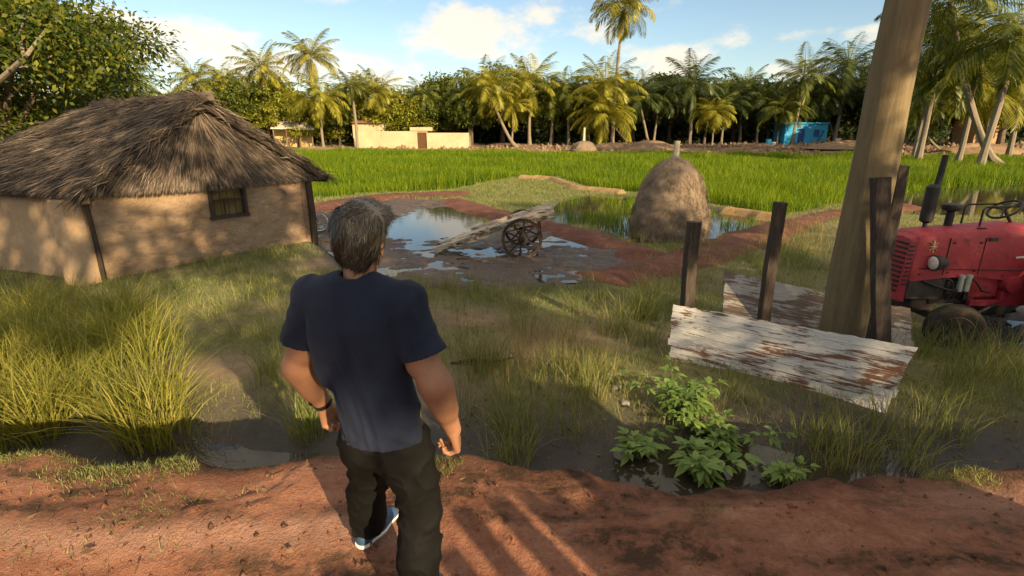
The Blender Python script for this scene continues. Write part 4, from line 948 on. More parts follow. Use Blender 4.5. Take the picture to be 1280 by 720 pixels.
# wheels
def tyre(root, c_, rad, wid, steer, name, lug):
    Mz = Matrix.Rotation(steer, 3, 'Z'); mb = MB(); n_ = 36; s = wid / 2
    prof = [(rad * .60, -s * .75), (rad * .72, -s), (rad * .88, -s * 1.02), (rad * .97, -s * .82), (rad, -s * .4), (rad, 0), (rad, s * .4), (rad * .97, s * .82), (rad * .88, s * 1.02), (rad * .72, s), (rad * .60, s * .75)]
    mb.lathe(prof, c_, 'y', n_, M=Mz)
    if lug:
        for k in range(22):
            a = 2 * math.pi * k / 22
            for sg in (-1, 1): p0 = Vector((rad * math.cos(a), sg * .02, rad * math.sin(a))); a2 = a + .2; p1 = Vector((rad * .99 * math.cos(a2), sg * s * .95, rad * .99 * math.sin(a2))); mb.bar(Vector(c_) + Mz @ p0, Vector(c_) + Mz @ p1, .05, .05, .006, up=Mz @ Vector((math.cos(a), 0, math.sin(a))))
    else:
        for yy in (-.5, 0, .5): mb.torus(c_, rad * 1.0, .014, 'y', n_, 6, M=Matrix.Translation(Mz @ Vector((0, yy * s, 0))).to_3x3() @ Mz if False else Mz) if yy == 0 else mb.lathe([(rad * .985, yy * s - .014), (rad * 1.012, yy * s - .008), (rad * 1.012, yy * s + .008), (rad * .985, yy * s + .014)], c_, 'y', n_, M=Mz)
    w_ = mb.build(name, M['rubber'], root, smooth=True)
    mb = MB(); mb.lathe([(rad * .62, -s * .7), (rad * .56, -s * .8), (rad * .5, -s * .3), (rad * .3, -s * .2), (rad * .2, -s * .5), (.0, -s * .55)], c_, 'y', 24, M=Mz); mb.lathe([(rad * .62, s * .7), (rad * .5, s * .3), (.0, s * .3)], c_, 'y', 24, M=Mz); mb.build("rim", M['grease'], w_, smooth=True)
for s in (-1, 1): tyre(tr_, (0, s * .66, .35), .36, .24, R(-22), "front_wheel", False)
mb = MB(); mb.bar((0, -.6, .42), (0, .6, .42), .1, .11, .02); mb.bar((0, -.55, .36), (.02, -.52, .5), .07, .07, .01); mb.box((-.1, 0, .55), (.4, .3, .22), None, .03); mb.tube([(.15, -.55, .4), (1.0, -.3, .62)], .02, 8); mb.build("front_axle", M['grease'], tr_)
for s in (-1, 1): tyre(tr_, (2.0, s * .78, .72), .74, .34, 0, "rear_wheel", True)
for s in (-1, 1):
    V = []; F = []
    for i in range(15):
        a = R(-5 + i * 13)
        for (r_, y_) in ((.86, .56), (.86, 1.0), (.84, 1.0), (.84, .56)): V.append((2.0 + r_ * math.cos(a) * -1, s * y_, .74 + r_ * math.sin(a)))
        if i: b_ = (i - 1) * 4; F += [(b_ + q, b_ + 4 + q, b_ + 4 + (q + 1) % 4, b_ + (q + 1) % 4) for q in range(4)]
    F += [(0, 1, 2, 3), (59, 58, 57, 56)]; mb = MB(); mb.add(V, F); mb.build("fender", M['red'], tr_, smooth=True)
mb = MB(); mb.box((2.0, 0, .75), (.8, 1.0, .45), None, .05); mb.build("rear_axle", M['grease'], tr_)
mb = MB(); mb.box((1.95, 0, 1.2), (.45, .45, .07), None, .03); mb.box((2.18, 0, 1.42), (.06, .45, .35), None, .025); mb.build("seat", M['black_metal'], tr_)

# ------------------------------------------------------------------ leafy weeds
def weed(label, px, py, hgt, leaf, seed, mat, nstem, z=None):
    hgt *= .8; leaf *= 1.7; nstem = max(4, int(nstem * .62)); rng = np.random.default_rng(seed); p = on_z(px, py, -1.0); zz = gz(p[0], p[1])
    root = thing("leafy_weed", label, "plant", (p[0], p[1], zz), 0, "leafy weeds at the foot of the bank"); mb = MB(); parts = []
    for s in range(nstem):
        a = rng.uniform(0, 6.28); ln = hgt * rng.uniform(.6, 1.1); lean = rng.uniform(.4, 1.35); pts = []
        for k in range(7): u = k / 6; pts.append(np.array([math.cos(a) * lean * ln * u ** 1.3, math.sin(a) * lean * ln * u ** 1.3, ln * u * (1 - .12 * lean * u)]))
        mb.tube(pts, [.006 * (1 - .6 * k / 6) for k in range(7)], 5)
        for k in range(2, 14):
            u = k / 13; i = min(5, int(u * 6)); q = pts[i] + (pts[i + 1] - pts[i]) * (u * 6 - i); la = a + k * 2.4 + rng.normal(0, .4)
            d = np.array([[math.cos(la), math.sin(la), .25 + rng.normal(0, .25)]]); L_ = leaf * rng.uniform(.7, 1.2) * (1 - .35 * abs(u - .6)); pet = q[None] + d * L_ * .3
            mb.tube([q, pet[0]], .0025, 4)
            sd_ = np.array([[-math.sin(la), math.cos(la), rng.normal(0, .25)]])
            for tw, sc in ((0, 1.0), (.9, .7), (-.9, .7)):
                dd = d + sd_ * tw; parts.append(fold_leaf(pet, dd, np.cross(dd, np.array([[0, 0, 1.0]])) + rng.normal(0, .15, (1, 3)), L_ * sc, L_ * sc * .46))
    V, Q = cat(parts); mb.build("stem", M['weed'], root); mesh_np("foliage", V, Q, mat, root, smooth=True)
    return root
def fold_leaf(P, D, U, L, W):
    """an ovate leaf of four quads with a fold along the midrib and a drooping tip"""
    D = D / np.linalg.norm(D); U = U - D * (U @ D.T); U = U / np.linalg.norm(U); N = np.cross(D, U); N = N if N[0, 2] > 0 else -N
    prof = [(0, .02), (.3, .9), (.62, .78), (1.0, .02)]; V = []
    for u, w_ in prof:
        c_ = P + D * L * u - np.array([[0, 0, 1]]) * L * .28 * u * u; V += [c_ - U * W * .5 * w_ + N * W * .13 * w_, c_, c_ + U * W * .5 * w_ + N * W * .13 * w_]
    V = np.concatenate(V); Q = []
    for i in range(3): b = i * 3; Q += [(b, b + 1, b + 4, b + 3), (b + 1, b + 2, b + 5, b + 4)]
    return V, np.array(Q)
weed("pale green weed with the largest leaves nearest the road edge", 885, 582, .42, .125, 1, M['weed_light'], 6)
weed("bushy green weed below the left end of the white panel", 845, 522, .62, .095, 2, M['weed'], 13)
weed("low green weed spreading at the left of the leafy clump", 800, 556, .42, .09, 3, M['weed'], 8)
weed("green weed under the middle of the white panel", 915, 548, .5, .085, 4, M['weed'], 9)
weed("small weed at the right of the leafy clump", 965, 586, .36, .08, 5, M['weed'], 6)
weed("upright weed reaching over the white panel's lower edge", 878, 540, .62, .09, 6, M['weed'], 9)
# stones and a fallen branch
def stone(label, px, py, s, seed):
    p = on_z(px, py, G); bm = bmesh.new(); bmesh.ops.create_icosphere(bm, subdivisions=3, radius=1); rr = random.Random(seed)
    for v_ in bm.verts:
        d = .75 + .5 * float(fbm(v_.co.x * 1.3 + seed, v_.co.y * 1.3 + v_.co.z * .9, seed, 3)); v_.co = Vector((v_.co.x * s * d * 1.25, v_.co.y * s * d, v_.co.z * s * d * .62))
    me = bpy.data.meshes.new("stone"); bm.to_mesh(me); bm.free(); me.materials.append(M['stone']); me.polygons.foreach_set("use_smooth", np.ones(len(me.polygons), bool))
    o = bpy.data.objects.new("stone", me); link(o); o.location = (p[0], p[1], gz(p[0], p[1]) + s * .2); o.rotation_euler = (0, 0, rr.uniform(0, 6)); tag(o, label, "stone", "pale stones in the grass by the weeds")
M['stone'] = soil_mat("stone_grey", (.14, .13, .12), (.26, .24, .22), (.36, .34, .31), 3, .5)
stone("largest pale stone in the grass left of the weeds", 757, 482, .075, 2); stone("small stone just left of the largest pale stone", 744, 492, .045, 3); stone("flat stone below the largest pale stone", 770, 496, .05, 5); stone("grey stone at the weeds' left edge near the mud", 781, 514, .05, 6)
p = on_z(605, 466, G); mb = MB(); mb.tube([(-.45, 0, .03), (-.15, .04, .06), (.15, .02, .05), (.42, .09, .08)], [.022, .028, .022, .01], 8, jit=.12); mb.tube([(.1, .03, .05), (.28, -.06, .1)], [.014, .006], 6)
fb_ = mb.build("fallen_branch", M['post'], smooth=True); fb_.location = (p[0], p[1], gz(p[0], p[1])); tag(fb_, "dark fallen branch lying in the grass right of the man", "branch")

# ------------------------------------------------------------------ trees
def palm_crown(seed, nf, L, mat, droop, dry=3):
    rng = np.random.default_rng(seed); parts = []; mbr = MB()
    for f in range(nf + dry):
        isdry = f >= nf; az = f * 2.39996 + rng.normal(0, .2); el = R(80 - 92 * ((f + .5) / nf) ** .9) if not isdry else R(-50 - 20 * rng.random()); Lf = L * rng.uniform(.85, 1.1) * (.8 if isdry else 1)
        n_ = 36; u = np.linspace(0, 1, n_); e = el - (droop + .35 * max(0, math.cos(el))) * u ** 1.4 * 1.5
        dx = np.cumsum(np.cos(e)) * Lf / n_; dz = np.cumsum(np.sin(e)) * Lf / n_; h = np.array([math.cos(az), math.sin(az), 0]); P = np.outer(dx, h) + np.outer(dz, [0, 0, 1.0]); 
        tg = np.gradient(P, axis=0); tg /= np.linalg.norm(tg, axis=1, keepdims=True); sdv = np.cross(tg, [0, 0, 1.0]); sdv /= np.linalg.norm(sdv, axis=1, keepdims=True) + 1e-9; up_ = np.cross(sdv, tg)
        W0 = .035 * (1 - u * .8); Vr = np.concatenate([P - sdv * W0[:, None], P + sdv * W0[:, None]]); q = np.stack([np.arange(n_ - 1), np.arange(n_ - 1) + n_, np.arange(1, n_) + n_, np.arange(1, n_)], -1); parts.append((Vr, q))
        for s in (-1, 1):
            k = np.arange(3, n_); uu = u[k]; ll = Lf * .27 * np.sin(np.pi * (.12 + .84 * uu)) ** .8 * rng.uniform(.8, 1.15, len(k)) + .1
            D = sdv[k] * s + tg[k] * (.45 + .5 * uu)[:, None] - up_[k] * (.02 + rng.uniform(.0, .4, len(k)))[:, None]; D[:, 2] -= .14 + (.5 if isdry else 0)
            parts.append(leafq(P[k], D, tg[k] + up_[k] * .4 * s, ll, np.full(len(k), L * .019), .22))
    V, Q = cat(parts); me = mesh_np("crown", V, Q, mat).data
    return me
PALM = {}
for key, mat in (('lit', 'palm_lit'), ('mid', 'palm_mid'), ('dark', 'palm_shaded')):
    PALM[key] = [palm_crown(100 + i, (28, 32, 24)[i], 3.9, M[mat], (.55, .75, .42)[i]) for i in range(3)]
for o in [o for o in COL.objects if o.name.split('.')[0] == 'crown']: bpy.data.objects.remove(o)
def fgz(x, y): return gz(x, y)
def palm(label, px, py, Y, rpx, kind='mid', var=0, base=None, bend=0.0, group="coconut palms behind the field", rz=None):
    top = at_y(px, py, Y); bx = top[0] if base is None else at_y(base, 180, Y)[0]; z0 = fgz(bx, Y)
    dep = Y * CP - (top[2] - H) * SP; rad = rpx / FPX * dep
    root = thing("palm_tree", label, "palm tree", (bx, Y, z0), 0, group); hgt = top[2] - z0
    pts = []; rds = []
    r0 = max(.13, min(.28, hgt * .026))
    for k in range(13):
        u = k / 12; dx = (top[0] - bx) * (u ** (1 + bend)); pts.append((dx + .12 * math.sin(u * 4 + px), .1 * math.sin(u * 3 + py), hgt * u - .2 * (1 - u))); rds.append(r0 * (1.55 - .4 * min(1, u * 6)) * (1 - .4 * u))
    mb = MB(); mb.tube(pts, rds, 8, jit=.04); mb.build("trunk", M['palm_bark'], root, smooth=True)
    c_ = bpy.data.objects.new("crown", PALM[kind][var % 3]); link(c_, root); c_.location = pts[-1]; s = rad / 2.55; c_.scale = (s, s, s * random.uniform(.9, 1.05)); c_.rotation_euler = (random.uniform(-.12, .12), random.uniform(-.12, .12), random.uniform(0, 6.28) if rz is None else rz)
    return root
random.seed(9)
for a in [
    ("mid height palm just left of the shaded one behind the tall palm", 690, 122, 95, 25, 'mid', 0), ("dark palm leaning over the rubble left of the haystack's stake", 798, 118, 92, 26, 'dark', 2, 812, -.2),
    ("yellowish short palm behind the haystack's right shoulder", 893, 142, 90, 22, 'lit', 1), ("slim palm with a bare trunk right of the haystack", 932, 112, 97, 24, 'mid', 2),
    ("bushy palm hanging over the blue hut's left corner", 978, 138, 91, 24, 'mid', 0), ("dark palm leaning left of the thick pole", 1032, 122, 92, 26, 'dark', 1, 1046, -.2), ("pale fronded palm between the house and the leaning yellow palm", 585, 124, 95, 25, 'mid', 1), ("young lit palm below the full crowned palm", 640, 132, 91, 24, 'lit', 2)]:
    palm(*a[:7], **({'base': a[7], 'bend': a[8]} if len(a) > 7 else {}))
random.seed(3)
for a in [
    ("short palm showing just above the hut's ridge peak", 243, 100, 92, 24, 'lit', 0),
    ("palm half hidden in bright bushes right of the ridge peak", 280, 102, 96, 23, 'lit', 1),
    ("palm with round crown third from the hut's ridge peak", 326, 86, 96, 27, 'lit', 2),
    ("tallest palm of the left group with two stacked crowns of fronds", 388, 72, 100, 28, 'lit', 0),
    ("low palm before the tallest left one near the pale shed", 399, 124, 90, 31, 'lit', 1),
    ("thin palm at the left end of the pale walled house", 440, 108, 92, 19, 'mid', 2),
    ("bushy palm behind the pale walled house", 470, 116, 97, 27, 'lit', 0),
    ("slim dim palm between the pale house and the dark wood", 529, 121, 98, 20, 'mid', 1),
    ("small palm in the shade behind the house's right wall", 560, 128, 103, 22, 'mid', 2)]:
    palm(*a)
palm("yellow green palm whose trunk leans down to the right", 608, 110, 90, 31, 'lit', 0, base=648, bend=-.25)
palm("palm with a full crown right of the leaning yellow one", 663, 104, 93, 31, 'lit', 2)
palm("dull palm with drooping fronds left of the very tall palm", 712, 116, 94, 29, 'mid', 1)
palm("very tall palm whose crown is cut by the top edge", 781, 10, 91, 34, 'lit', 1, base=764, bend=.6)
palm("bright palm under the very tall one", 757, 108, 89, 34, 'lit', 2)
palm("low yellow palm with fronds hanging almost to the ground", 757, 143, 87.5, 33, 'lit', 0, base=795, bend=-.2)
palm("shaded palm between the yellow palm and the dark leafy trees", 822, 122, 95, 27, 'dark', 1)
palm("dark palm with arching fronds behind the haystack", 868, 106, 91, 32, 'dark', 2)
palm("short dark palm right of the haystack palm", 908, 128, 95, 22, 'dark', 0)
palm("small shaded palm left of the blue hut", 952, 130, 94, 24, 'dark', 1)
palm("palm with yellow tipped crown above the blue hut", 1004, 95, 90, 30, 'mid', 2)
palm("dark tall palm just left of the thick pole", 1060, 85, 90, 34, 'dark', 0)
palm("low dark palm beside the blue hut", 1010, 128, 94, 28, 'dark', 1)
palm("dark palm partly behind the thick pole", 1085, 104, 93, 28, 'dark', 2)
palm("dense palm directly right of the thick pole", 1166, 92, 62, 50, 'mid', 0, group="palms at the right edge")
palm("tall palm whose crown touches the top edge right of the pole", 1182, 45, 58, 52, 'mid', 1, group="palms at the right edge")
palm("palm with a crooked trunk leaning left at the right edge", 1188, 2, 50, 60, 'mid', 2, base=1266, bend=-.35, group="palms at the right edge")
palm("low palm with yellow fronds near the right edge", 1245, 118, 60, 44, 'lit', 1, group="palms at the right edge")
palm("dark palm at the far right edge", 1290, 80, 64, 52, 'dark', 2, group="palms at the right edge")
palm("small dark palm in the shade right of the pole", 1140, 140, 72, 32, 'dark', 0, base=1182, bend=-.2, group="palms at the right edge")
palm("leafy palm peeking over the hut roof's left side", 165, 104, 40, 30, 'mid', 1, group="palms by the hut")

def tree_data(seed, hgt, rad, nleaf, leaf, mat, nlimb=9, base=.28, flat=.8, cs_=1.0):
    """returns (trunk mesh, crown mesh): tapered trunk with limbs, a crown of leaf clumps spread round the limb ends"""
    rng = np.random.default_rng(seed); mb = MB(); zc = hgt * (base + 1) / 2; rv = hgt * (1 - base) / 2
    mb.tube([(0, 0, -.3), (.05 * hgt * .1, 0, hgt * .12), (rng.normal(0, .02) * hgt, rng.normal(0, .02) * hgt, hgt * .42), (rng.normal(0, .03) * hgt, rng.normal(0, .03) * hgt, hgt * .8)], [hgt * .034, hgt * .025, hgt * .018, hgt * .006], 9, jit=.08)
    cl = []; nl = nlimb * 7
    for k in range(nl):
        d = randdir(rng, 1)[0]; r_ = rng.uniform(.45, 1.0) ** .6; c_ = np.array([d[0] * rad * r_, d[1] * rad * r_, zc + d[2] * rv * r_ * flat])
        c_ *= np.array([1, 1, 1]); cl.append((c_, rad * rng.uniform(.13, .3) * cs_))
    for k in range(nlimb):
        c_ = cl[k * 5][0]; z0 = hgt * rng.uniform(.2, .5); mid = np.array([c_[0] * .45, c_[1] * .45, (z0 + c_[2]) / 2 + .04 * hgt]); mb.tube([(0, 0, z0), mid, c_], [hgt * .014, hgt * .009, hgt * .003], 6, jit=.05)
        for q in range(3): c2 = cl[(k * 7 + q * 3 + 1) % nl][0]; mb.tube([mid, (mid + c2) / 2 + np.array([0, 0, .02 * hgt]), c2], [hgt * .006, hgt * .004, hgt * .0015], 5)
    per = nleaf // nl; parts = []
    for c_, cr_ in cl:
        m = int(per * rng.uniform(.6, 1.5)); d = randdir(rng, m); r_ = rng.random(m)[:, None] ** .45; P = c_ + d * r_ * cr_ * np.array([1.25, 1.25, .75]); D = d + rng.normal(0, .5, (m, 3)); D[:, 2] -= .25
        U = np.cross(D, [0, 0, 1.0]) + rng.normal(0, .45, (m, 3)); parts.append(leafq(P, D, U, rng.uniform(.7, 1.3, m) * leaf, rng.uniform(.4, .65, m) * leaf, .15))
    V, Q = cat(parts); tr = mb.build("trunk", M['bark'], smooth=True); cr = mesh_np("crown", V, Q, mat); a, b = tr.data, cr.data; bpy.data.objects.remove(tr); bpy.data.objects.remove(cr); return a, b
def place_tree(label, name, cat_, data, loc, s, rz, group=None, sz=None):
    root = thing(name, label, cat_, loc, rz, group); root.scale = (s, s, sz or s)
    for nm, me in (("trunk", data[0]), ("crown", data[1])): o = bpy.data.objects.new(nm, me); link(o, root)
    return root
FARB = [tree_data(200 + i, 10, 4.6, 7500, .42, M['leaf_sunlit'], 9, .12) for i in range(2)]
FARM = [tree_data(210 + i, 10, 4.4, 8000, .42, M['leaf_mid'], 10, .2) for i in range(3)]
FARD = [tree_data(220 + i, 10, 4.6, 8000, .42, M['leaf_shaded'], 10, .2) for i in range(3)]
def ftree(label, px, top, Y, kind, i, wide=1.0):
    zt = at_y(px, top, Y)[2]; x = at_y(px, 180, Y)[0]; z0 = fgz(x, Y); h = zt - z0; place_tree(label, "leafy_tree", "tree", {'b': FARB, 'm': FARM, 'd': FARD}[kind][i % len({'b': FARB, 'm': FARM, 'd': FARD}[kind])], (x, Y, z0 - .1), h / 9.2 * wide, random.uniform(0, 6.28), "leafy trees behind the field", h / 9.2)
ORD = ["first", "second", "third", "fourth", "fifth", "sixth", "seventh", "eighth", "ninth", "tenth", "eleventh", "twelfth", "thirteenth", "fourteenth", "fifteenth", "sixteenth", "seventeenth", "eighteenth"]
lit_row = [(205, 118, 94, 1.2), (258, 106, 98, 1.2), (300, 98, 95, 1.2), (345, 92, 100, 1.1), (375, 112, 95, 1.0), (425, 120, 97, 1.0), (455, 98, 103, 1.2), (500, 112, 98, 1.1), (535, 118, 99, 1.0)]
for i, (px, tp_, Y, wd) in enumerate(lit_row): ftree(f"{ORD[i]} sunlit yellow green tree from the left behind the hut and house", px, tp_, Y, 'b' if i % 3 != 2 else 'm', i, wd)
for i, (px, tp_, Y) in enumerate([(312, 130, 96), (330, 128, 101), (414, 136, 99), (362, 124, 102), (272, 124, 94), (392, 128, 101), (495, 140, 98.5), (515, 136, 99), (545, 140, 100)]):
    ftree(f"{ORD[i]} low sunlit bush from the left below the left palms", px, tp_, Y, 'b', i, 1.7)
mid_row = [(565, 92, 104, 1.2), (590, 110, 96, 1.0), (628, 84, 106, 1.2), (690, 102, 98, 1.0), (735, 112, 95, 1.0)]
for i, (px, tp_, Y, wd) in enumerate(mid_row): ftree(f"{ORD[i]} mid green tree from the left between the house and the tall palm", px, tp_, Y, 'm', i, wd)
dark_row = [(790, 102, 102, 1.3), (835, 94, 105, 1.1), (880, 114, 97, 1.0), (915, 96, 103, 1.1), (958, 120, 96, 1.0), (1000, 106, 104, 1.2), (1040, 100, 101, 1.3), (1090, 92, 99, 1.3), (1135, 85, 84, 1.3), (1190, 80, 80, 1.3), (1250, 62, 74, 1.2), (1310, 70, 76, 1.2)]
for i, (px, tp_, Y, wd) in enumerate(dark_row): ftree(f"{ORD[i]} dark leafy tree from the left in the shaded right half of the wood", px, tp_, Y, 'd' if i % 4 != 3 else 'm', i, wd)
palm("mid green palm whose fronds fill the upper right corner", 1268, 52, 46, 58, 'mid', 1, group="palms at the right edge")
palm("yellow tipped palm between the crooked trunk and the right corner", 1226, 84, 54, 44, 'mid', 2, group="palms at the right edge")
# the wood behind them, one mass
rng = np.random.default_rng(31); n = 100000; wx_ = rng.uniform(-190, 220, n); wy = rng.uniform(112, 130, n); topz = (9.5 + 4.5 * fbm(wx_ * .06, wy * .06, 39, 3)) * (1 - .25 * sstep(20, -20, wx_ - wy * .0)); wz = rng.random(n) ** 1.15 * topz
P = np.stack([wx_, wy, wz], -1); D = randdir(rng, n); V, Q = leafq(P, D, randdir(rng, n), rng.uniform(.8, 1.8, n), rng.uniform(.6, 1.1, n), .1)
tag(mesh_np("distant_wood", V, Q, M['far_wood']), "unbroken dark wood closing the view behind the palms", "wood", kind='stuff')
# undergrowth on the far bank
n = 9000; ux = rng.uniform(-70, 110, n); uy = rng.uniform(90, 101, n); um = fbm(ux * .16, uy * .16, 41, 3); k = (um > .5) & (uy > 95); ux, uy, um = ux[k], uy[k], um[k]; n = len(ux)
P = np.stack([ux, uy, ground_z(ux, uy) + rng.random(n) * (um - .45) * 9], -1); D = randdir(rng, n); V, Q = leafq(P, D, randdir(rng, n), rng.uniform(.3, .8, n), rng.uniform(.2, .5, n), .1)
tag(mesh_np("undergrowth", V, Q, M['leaf_shaded']), "dark undergrowth below the trees behind the field", "bushes", kind='stuff')
# the near tree over the hut at the left
NT_ = tree_data(301, 9.5, 4.8, 36000, .18, M['leaf_near'], 13, .22, .95)
place_tree("big dark leafy tree filling the upper left corner behind the hut", "leafy_tree", "tree", NT_, (-18.6, 19.5, gz(-18.6, 19.5)), 1.05, .6, "trees by the hut")
near_root = [o for o in COL.objects if o.name.startswith('leafy_tree') and 'filling the upper left' in o.get('label', '')][0]; NS = 1.05
def NLc(p): v_ = Vector(p) - Vector(near_root.location); v_.rotate(Matrix.Rotation(-.6, 3, 'Z')); return v_ / NS
mb = MB(); mb.tube([NLc(p) for p in ((-18.6, 19.5, 1.6), at_y(-40, 135, 16.6), at_y(10, 92, 15.2), at_y(34, 68, 14.9), at_y(52, 44, 15.3), at_y(64, 26, 15.8))], [.15, .11, .075, .05, .03, .012], 9, jit=.06); mb.tube([NLc(p) for p in (at_y(14, 88, 15.2), at_y(46, 80, 15.6), at_y(80, 62, 16))], [.05, .03, .01], 7); mb.tube([NLc(p) for p in (at_y(30, 70, 15), at_y(24, 40, 15.4), at_y(36, 14, 15.8))], [.045, .028, .01], 7); mb.build("limb", M['palm_bark'], near_root, smooth=True)
rl = np.random.default_rng(19); PL = []
for (px, py, yy, k_) in [(64, 26, 15.8, 260), (52, 40, 15.3, 200), (80, 62, 16, 240), (36, 14, 15.8, 260), (46, 78, 15.6, 140), (20, 40, 15.4, 200), (100, 40, 16.4, 240), (120, 24, 16.6, 160), (10, 20, 15.6, 240), (90, 90, 16.2, 200), (130, 62, 16.8, 160)]:
    PL.append(np.array(at_y(px, py, yy))[None] + rl.normal(0, .42, (k_, 3)))
PL = np.concatenate(PL); PL = np.array([NLc(p) for p in PL]); D = randdir(rl, len(PL)); D[:, 2] -= .3; V, Q = leafq(PL, D, randdir(rl, len(PL)), rl.uniform(.12, .24, len(PL)), rl.uniform(.06, .12, len(PL)), .15); mesh_np("foliage", V, Q, M['leaf_near'], near_root)
place_tree("second dense tree behind the hut's left end", "leafy_tree", "tree", NT_, (-22.5, 23.5, gz(-22.5, 23.5)), 1.0, 3.1, "trees by the hut", 1.1)

# trees behind the camera that shade the road and the low ground
SH = tree_data(401, 12.5, 5.0, 9000, .26, M['leaf_near'], 6, .2, .9, .78)
SH2 = tree_data(402, 12.5, 4.8, 8500, .26, M['leaf_near'], 6, .52, 1.0, .78)
SH3 = tree_data(404, 12.5, 5.0, 4600, .26, M['leaf_near'], 4, .56, 1.0, .78)
for i, (x, y, s, rz, d_) in enumerate([(3.6, -10.6, 1.15, .3, SH3), (9.5, -9.5, 1.0, 2.6, SH2), (15.0, -6.6, 1.0, 4.0, SH), (3.4, -19.4, 1.2, 5.2, SH3), (20.5, -9.0, 1.1, 1.2, SH)]):
    place_tree(f"shade tree standing behind the camera, {ORD[i]} along the road", "shade_tree", "tree", d_, (x, y, -.2), s, rz, "shade trees behind the camera")

rf = random.Random(12); mb = MB(); pdir = Vector((.83, .558, 0)); q0 = Vector((2.34, -1.44, 0)); gaps = [(-1.10, .055), (-.33, .04), (-.15, .075), (.05, .08), (.25, .045), (1.75, .025)]; u = -1.2; gaps_c = list(gaps)  # unseen fence added to shade the road; its gaps shape the light streaks
while u < 2.6:
    w_ = rf.uniform(.11, .17); nx_g = [g_ for g_ in gaps_c if u < g_[0] < u + w_ + .09]
    if nx_g: w_ = max(.04, nx_g[0][0] - nx_g[0][1] / 2 - u)
    hh = 1.72 + rf.uniform(-.09, .1); mb.box(q0 + pdir * (u + w_ / 2) + Vector((0, 0, hh / 2 - .1)), (w_, .028, hh + .2), Matrix.Rotation(math.atan2(.558, .83), 3, 'Z'), .003); u += w_ + .001
    if nx_g: u += nx_g[0][1]; gaps_c.remove(nx_g[0])
fence = thing("streak_fence", "unseen board fence added behind the camera to cast light streaks", "fence", (0, 0, 0)); mb.build("boards", M['post'], fence)
for z_ in (.45, 1.4): mb = MB(); mb.bar(q0 + pdir * -1.2 + Vector((.03, -.045, z_)), q0 + pdir * 2.55 + Vector((.03, -.045, z_)), .05, .05, .004); mb.build("rail", M['post'], fence)

# ------------------------------------------------------------------ village behind the field
M['lime'] = soil_mat("lime_wall", (.36, .26, .16), (.45, .34, .22), (.52, .41, .28), .6, .2); M['brick'] = soil_mat("brick_dust_wall", (.26, .15, .085), (.36, .22, .13), (.45, .3, .19), 1, .3)
M['straww'] = soil_mat("straw_wall", (.35, .24, .1), (.48, .35, .16), (.55, .42, .2), 1, .3); M['tin'] = plain("pale_tin_roof", (.55, .47, .4), .6, .4, 0, .2, .5); M['tile'] = soil_mat("clay_tile_roof", (.16, .08, .05), (.25, .13, .08), (.33, .2, .13), 1, .4)
M['blue'] = plain("blue_paint", (.02, .27, .5), .7, .3, 0, .25, .4); M['navy'] = plain("navy_door", (.012, .06, .2), .7, .3)
M['brownp'] = plain("dark_opening", (.09, .045, .02), .9, .2)
def vz(px, Y): return fgz(at_y(px, 180, Y)[0], Y)
def vbox(mb, px0, px1, ytop, Y, dep, zb=None):
    a = at_y(px0, ytop, Y); b = at_y(px1, ytop, Y); z0 = (vz(px0, Y) - .5) if zb is None else zb; z1 = (a[2] + b[2]) / 2; mb.box(((a[0] + b[0]) / 2, Y + dep / 2, (z0 + z1) / 2), (abs(b[0] - a[0]), dep, z1 - z0), None, .03)
Yh = 92
house = thing("village_house", "pale walled compound house lit by the sun beyond the field", "house", (0, 0, 0))
mb = MB(); vbox(mb, 442, 521, 164, Yh, .5); vbox(mb, 533, 586, 166, Yh, .5); mb.build("compound_wall", M['lime'], house)
mb = MB(); vbox(mb, 520, 534, 160, Yh + .1, .4, at_y(527, 166, Yh)[2] + .05); vbox(mb, 512, 540, 159, Yh - .15, .9, at_y(527, 163.5, Yh)[2]); mb.build("gate_lintel", M['lime'], house)
mb = MB(); vbox(mb, 521, 533, 163.4, Yh + .25, .1); mb.build("gate_opening", M['brownp'], house)
mb = MB(); vbox(mb, 440, 482, 154, Yh + 3, 5); mb.build("wall", M['lime'], house)
a = at_y(436, 154, Yh + 2.5); b = at_y(486, 154, Yh + 2.5); r0 = at_y(445, 149.5, Yh + 5.5); r1 = at_y(478, 149.5, Yh + 5.5)
mb = MB(); mb.add([a, b, r1, r0, (b[0], Yh + 8.5, a[2]), (a[0], Yh + 8.5, a[2])], [(0, 1, 2, 3), (3, 2, 4, 5), (0, 3, 5), (1, 4, 2)]); mb.build("roof", M['tile'], house)
shed = thing("village_shed", "open shed with a pale tin roof on posts beyond the hut", "shed", (0, 0, 0)); Ys = 93
a = at_y(338, 160, Ys); b = at_y(393, 161, Ys); c_ = at_y(341, 149, Ys + 3); d_ = at_y(377, 149, Ys + 3)
mb = MB(); mb.add([a, b, (d_[0], Ys + 3, d_[2]), (c_[0], Ys + 3, c_[2]), a - [0, 0, .15], b - [0, 0, .15]], [(0, 1, 2, 3), (4, 5, 1, 0)]); mb.add([(c_[0], Ys + 3, c_[2]), (d_[0], Ys + 3, d_[2]), (b[0], Ys + 6, b[2]), (a[0], Ys + 6, a[2])], [(0, 1, 2, 3)]); mb.build("roof", M['tin'], shed)
for px in (341, 357, 374, 389): mb = MB(); q = at_y(px, 160, Ys + .3); mb.tube([(q[0], Ys + .3, vz(px, Ys) - .3), (q[0], Ys + .3, q[2])], .11, 8); mb.build("post", M['beam'], shed)
mb = MB(); vbox(mb, 342, 388, 161, Ys + 2.6, .3); mb.build("back_wall", M['straww'], shed)
Yb = 90
bh = thing("blue_hut", "small bright blue painted hut among the dark palms", "hut", (0, 0, 0))
mb = MB(); vbox(mb, 983, 1036, 154.5, Yb, 4); mb.build("wall", M['blue'], bh)
